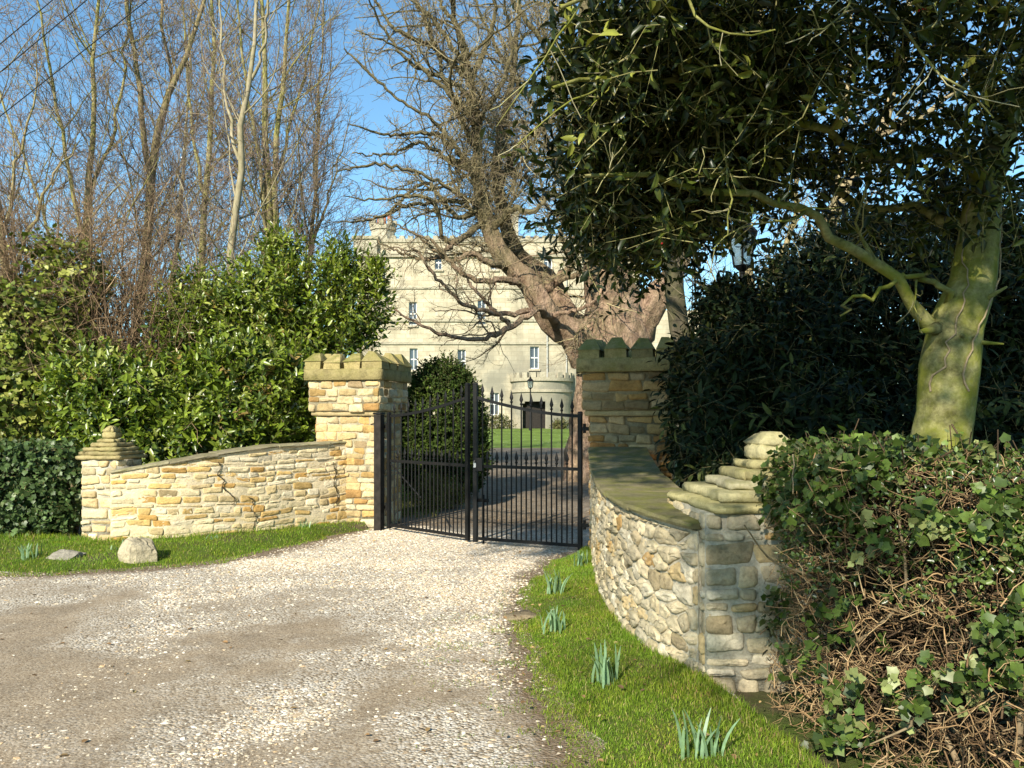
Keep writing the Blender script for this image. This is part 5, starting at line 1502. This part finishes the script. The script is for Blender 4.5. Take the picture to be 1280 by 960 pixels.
# trees seen through the holly
TW3 = [(.12, .10, .06), (.17, .14, .09)]
bare_tree('bare_tree', 'dark shaded tree trunk directly behind the mossy shaded pillar', [
    [(872, 640, 11.5, .24), (862, 480, 11.5, .21), (852, 400, 11.5, .20), (846, 320, 11.5, .19), (842, 220, 11.5, .17), (835, 100, 11.5, .14), (830, -60, 11.5, .1)],
    [(846, 330, 11.5, .1), (815, 240, 11.3, .08), (790, 140, 11.2, .06), (770, 20, 11, .04)]], M['dark_bark'], TW3, std(1.8, 3.5, 4, tot=3500))
bare_tree('bare_tree', 'sunlit brown tree trunk behind the glass lantern', [
    [(965, 640, 16, .30), (945, 440, 16, .25), (935, 340, 16, .2), (930, 260, 16, .17), (945, 160, 16, .13), (950, 40, 16, .1), (955, -100, 16, .05)],
    [(936, 340, 16, .1), (905, 300, 15.8, .08), (890, 250, 15.7, .05), (880, 180, 15.6, .03)],
    [(945, 380, 16, .1), (985, 300, 16.3, .08), (1000, 200, 16.5, .06), (1010, 60, 16.7, .03)]], M['brown_bark'], TW3, std(2.4, 4, 4.5, tot=6000))
bare_tree('bare_tree', 'leaning golden brown limbed tree behind the arching holly branch', [
    [(1005, 640, 14, .30), (1015, 450, 14, .24), (1035, 330, 14, .2), (1042, 265, 14, .18), (1070, 205, 14, .16), (1100, 165, 14, .13), (1125, 90, 14, .1), (1140, -20, 14, .06)],
    [(1040, 280, 14, .12), (1050, 200, 14.3, .09), (1060, 100, 14.5, .06), (1065, -30, 14.6, .03)],
    [(1095, 170, 14, .09), (1160, 140, 14, .07), (1220, 80, 14, .05), (1270, 10, 14, .03)],
    [(1036, 330, 14, .1), (1110, 300, 13.8, .07), (1180, 260, 13.7, .05), (1260, 220, 13.6, .025)]], mat_bark('bark_golden', (.28, .21, .12), (.36, .28, .17), (.2, .18, .07), .4, 5, .02), TW3, std(3, 4, 4.5, tot=7000))

# unseen evergreen behind the viewer, added so its boughs shade the right side
et = thing('unseen_shade_tree', 'unseen evergreen tree added behind the viewer, boughs placed to dapple the right side with shade', 'tree', (2.6, -3.4, 0))
mb = MB()
hub = np.array([1.6, -2.6, 6.0])
tubes(mb, spline([(2.6, -3.4, -.05), (2.5, -3.3, 2), (2.2, -3.0, 4.2), tuple(hub), (1.2, -2.2, 8.5), (1.0, -2.0, 11)], 20), np.linspace(.32, .06, 20), 12)
bl = [[-4.7, -.9, 7.6, .95, 1.6, .5, 1.2], [-2.5, 1.8, 7.6, 1.3, 2.4, .6, 1.2], [-2.8, 0, 7.6, 1.2, 1.5, .6, 1.2], [-3.3, -1.9, 7.5, .7, .9, .5, .9], [-3.6, 5.0, 8.0, 1.6, 2.6, .6, .8], [-1.0, -2.9, 7.2, 1.0, .9, .6, .2], [-1.0, -1.9, 7.2, .9, .6, .45, .8], [-3.1, -5.3, 7.2, .7, .9, .5, .6], [-2.0, 6.5, 8.4, 1.6, 2.6, .6, .8], [.6, -.5, 8.0, 1.2, 1.5, .8, .8], [1.2, -2.2, 9.6, 1.6, 1.6, 1.3, .7], [-4.6, 8.8, 8.8, 1.6, 2.2, .6, .7]]
for b_ in bl:
    e = np.array(b_[:3]); tubes(mb, spline(np.array([hub, hub * .6 + e * .4 + [0, 0, .5], e]), 12), np.linspace(.12, .025, 12), 8)
mb.build('trunk', M['brown_bark'], et)
lm, tm = MB(), MB(); p, nn = blob_points(bl, 4300, .1, .4, 2.6)
shoots(lm, tm, p, nn, .5, 8, T_LAUREL, .13, HOLC, HOLW, up=.2, out=.5, rnd=.7)
lm.build('foliage', M['holly'], et); tm.build('twigs', M['twig'], et)

# ------------------------------------------------------------------ small things
def boulder(x, y, r, seed, label, c):
    rg = np.random.default_rng(seed)
    n, m = 22, 14
    th = np.linspace(0, 2 * PI, n, endpoint=False); ph = np.linspace(.02, PI - .02, m)
    T_, P_ = np.meshgrid(th, ph)
    D = np.stack([np.sin(P_) * np.cos(T_), np.sin(P_) * np.sin(T_), np.cos(P_)], -1)
    R_ = np.ones(T_.shape)
    for k in range(11):                                               # chop flat faces
        a = nrm(rg.normal(size=3)); dd = rg.uniform(.55, .88); dot = D @ a
        R_ = np.minimum(R_, np.where(dot > .05, dd / np.maximum(dot, .05), 9))
    R_ = R_ + rg.normal(0, .02, R_.shape)
    V = D * R_[..., None] * np.asarray(r) + [x, y, r[2] * .42]
    i = np.arange(n * m).reshape(m, n)
    mb = MB(); mb.add(V.reshape(-1, 3), [np.stack([i[:-1], np.roll(i[:-1], -1, 1), np.roll(i[1:], -1, 1), i[1:]], -1)[..., ::-1].reshape(-1, 4), i[0][None], i[-1][None, ::-1]], c)
    tag(mb.build('boulder', M['boulder'], None, False, (x, y, 0)), label, 'boulder', 'boulders on the left verge')


boulder(-4.05, 8.72, (.23, .19, .225), 3, 'upright pale angular boulder on grass in front of the cracked wall', (.38, .325, .22))
boulder(-4.90, 8.75, (.24, .16, .12), 11, 'low flat grey boulder lying on grass near the ivy hedge', (.25, .225, .18))
mb = MB(); slab(mb, (.07, 6.35), (.13, .09), .5, -.01, .028, .012, (.24, .19, .12), 5, .01); tag(mb.build('flat_stone', M['boulder'], None, True, (.07, 6.35, 0)), 'flat brown stone sunk in the gravel beside the right verge', 'stone')


def daffodil(u, v, n, h, label):
    d = EYE * F / (v - 520); x = (u - 640) / F * d; z0 = .045; h *= 1.02
    mb = MB()
    for k in range(int(n * 1.5)):
        a = rng.uniform(0, 2 * PI); b = np.array([x, d, z0]) + np.r_[rng.normal(0, .042, 2), 0]
        hh = h * rng.uniform(.6, 1.1); ln = rng.uniform(.05, .42) * hh; s = np.linspace(0, 1, 6)
        dirv = np.array([math.cos(a), math.sin(a), 0]); wv = np.array([-math.sin(a + .6), math.cos(a + .6), 0])
        c = b + dirv * (ln * s ** 2)[:, None] + np.array([0, 0, 1]) * (hh * s * (1 - .12 * s))[:, None]
        w = .0085 * np.array([.8, 1, 1, .95, .75, .2])
        V = np.stack([c - wv * w[:, None], c + wv * w[:, None] + dirv * .002], 1).reshape(-1, 3)
        q = np.array([[2 * i, 2 * i + 1, 2 * i + 3, 2 * i + 2] for i in range(5)])
        mb.add(V, q, palette(1, [(.17, .27, .15), (.22, .32, .19), (.13, .21, .10)], [2, 1, 1], .12)[0])
    tag(mb.build('daffodil_clump', M['daffodil'], None, True, (x, d, 0)), label, 'plant', 'daffodil clumps on the verges')


daffodil(877, 962, 15, .24, 'daffodil leaf clump nearest the camera at the foot of the twiggy hedge')
daffodil(757, 864, 17, .25, 'broad daffodil leaf clump on right verge opposite the broad grey pier')
daffodil(695, 797, 12, .19, 'daffodil leaf clump on right verge next to the flat brown stone')
daffodil(697, 748, 14, .22, 'daffodil leaf clump at the gravel edge below the mossy coping')
daffodil(726, 716, 12, .20, 'shaded daffodil clump at the foot of the right gate hinge')
daffodil(36, 704, 12, .20, 'daffodil leaf clump on grass before the ivy hedge, far left')
daffodil(152, 696, 9, .16, 'small daffodil clump directly behind the upright pale boulder')
daffodil(265, 684, 7, .12, 'tiny daffodil clump under the crack in the left wall')
daffodil(380, 668, 10, .17, 'daffodil leaf clump close to the sunlit pillar foot')

# dead leaves blown over the verges and the drive
lm = MB(); n = 420
lx = np.r_[rng.uniform(-.2, 1.3, 180), rng.uniform(-6, 1, 240)]; ly = np.r_[rng.uniform(3, 9.2, 180), rng.uniform(3, 11, 240)]
a = rng.uniform(0, 2 * PI, n)
place_leaves(lm, T_SMALL, np.c_[lx, ly, np.where(np.arange(n) < 180, rng.uniform(.07, .10, n), .012)], np.c_[np.cos(a), np.sin(a), rng.normal(0, .2, n)], np.c_[rng.normal(0, .3, (n, 2)), np.ones(n)], rng.uniform(.018, .045, n), palette(n, [(.20, .12, .055), (.30, .2, .09), (.12, .075, .04), (.36, .28, .13)], [2, 2, 1, 1]))
struct(lm.build('leaf_litter', M['twig']), 'stuff')

# overhead cables
for (a, b, lab) in (((-160, 188, 14), (230, -140, 14.5), 'thin overhead cable, leftmost of three crossing the sky corner'), ((-160, 222, 14), (260, -128, 14.5), 'thin overhead cable, middle of three crossing the sky corner'), ((-160, 270, 14), (360, -140, 14.5), 'thin overhead cable, lowest of three crossing the sky corner')):
    A_, B2_ = W(*a), W(*b); s = np.linspace(-1.2, 2.2, 30)
    q = A_ + (B2_ - A_) * s[:, None]; q[:, 2] += .10 * ((s - .5) ** 2 - .25)
    mb = MB(); tubes(mb, q, np.full(30, .009), 6)
    tag(mb.build('overhead_cable', M['iron'], None, True, tuple(q[0])), lab, 'cable', 'overhead cables')

# ------------------------------------------------------------------ light, sky, camera
SUN_H = np.array([-.42, -.91]); SUN_H /= np.linalg.norm(SUN_H)
EL = math.radians(31)
sd = np.array([*(SUN_H * math.cos(EL)), math.sin(EL)])                # towards the sun
sun = bpy.data.lights.new('sun', 'SUN'); sun.energy = 5.0; sun.angle = math.radians(.5); sun.color = (1, .93, .78)
so = bpy.data.objects.new('sun', sun); col.objects.link(so)
so.rotation_euler = Vector(-sd).to_track_quat('-Z', 'Y').to_euler()
so.location = (-20, -30, 30)
w = bpy.data.worlds.new('World'); scene.world = w; w.use_nodes = True
nt = w.node_tree; nt.nodes.clear()
sky = nt.nodes.new('ShaderNodeTexSky'); sky.sky_type = 'NISHITA'; sky.sun_disc = False
sky.sun_elevation = EL; sky.sun_rotation = math.atan2(sd[0], sd[1])
sky.air_density = 1.0; sky.dust_density = .3; sky.ozone_density = 1.3; sky.altitude = 100
bg = nt.nodes.new('ShaderNodeBackground'); bg.inputs[1].default_value = .11
wo = nt.nodes.new('ShaderNodeOutputWorld')
tint = nt.nodes.new('ShaderNodeMix'); tint.data_type = 'RGBA'; tint.blend_type = 'MULTIPLY'; tint.inputs[0].default_value = 1
tint.inputs[7].default_value = (.76, 1.05, 1.10, 1)
nt.links.new(sky.outputs[0], tint.inputs[6]); nt.links.new(tint.outputs[2], bg.inputs[0]); nt.links.new(bg.outputs[0], wo.inputs[0])

cam = bpy.data.cameras.new('camera'); co = bpy.data.objects.new('camera', cam); col.objects.link(co)
co.location = (0, 0, EYE); co.rotation_euler = (PI / 2, 0, 0)
cam.sensor_width = 36; cam.lens = 36 * F / 1280; cam.shift_y = 40 / 1280; cam.clip_start = .05; cam.clip_end = 4000
scene.camera = co
vs = scene.view_settings
vs.view_transform = 'Standard'; vs.look = 'None'; vs.exposure = .9; vs.gamma = 1; vs.use_curve_mapping = False
scene.render.engine = 'CYCLES'
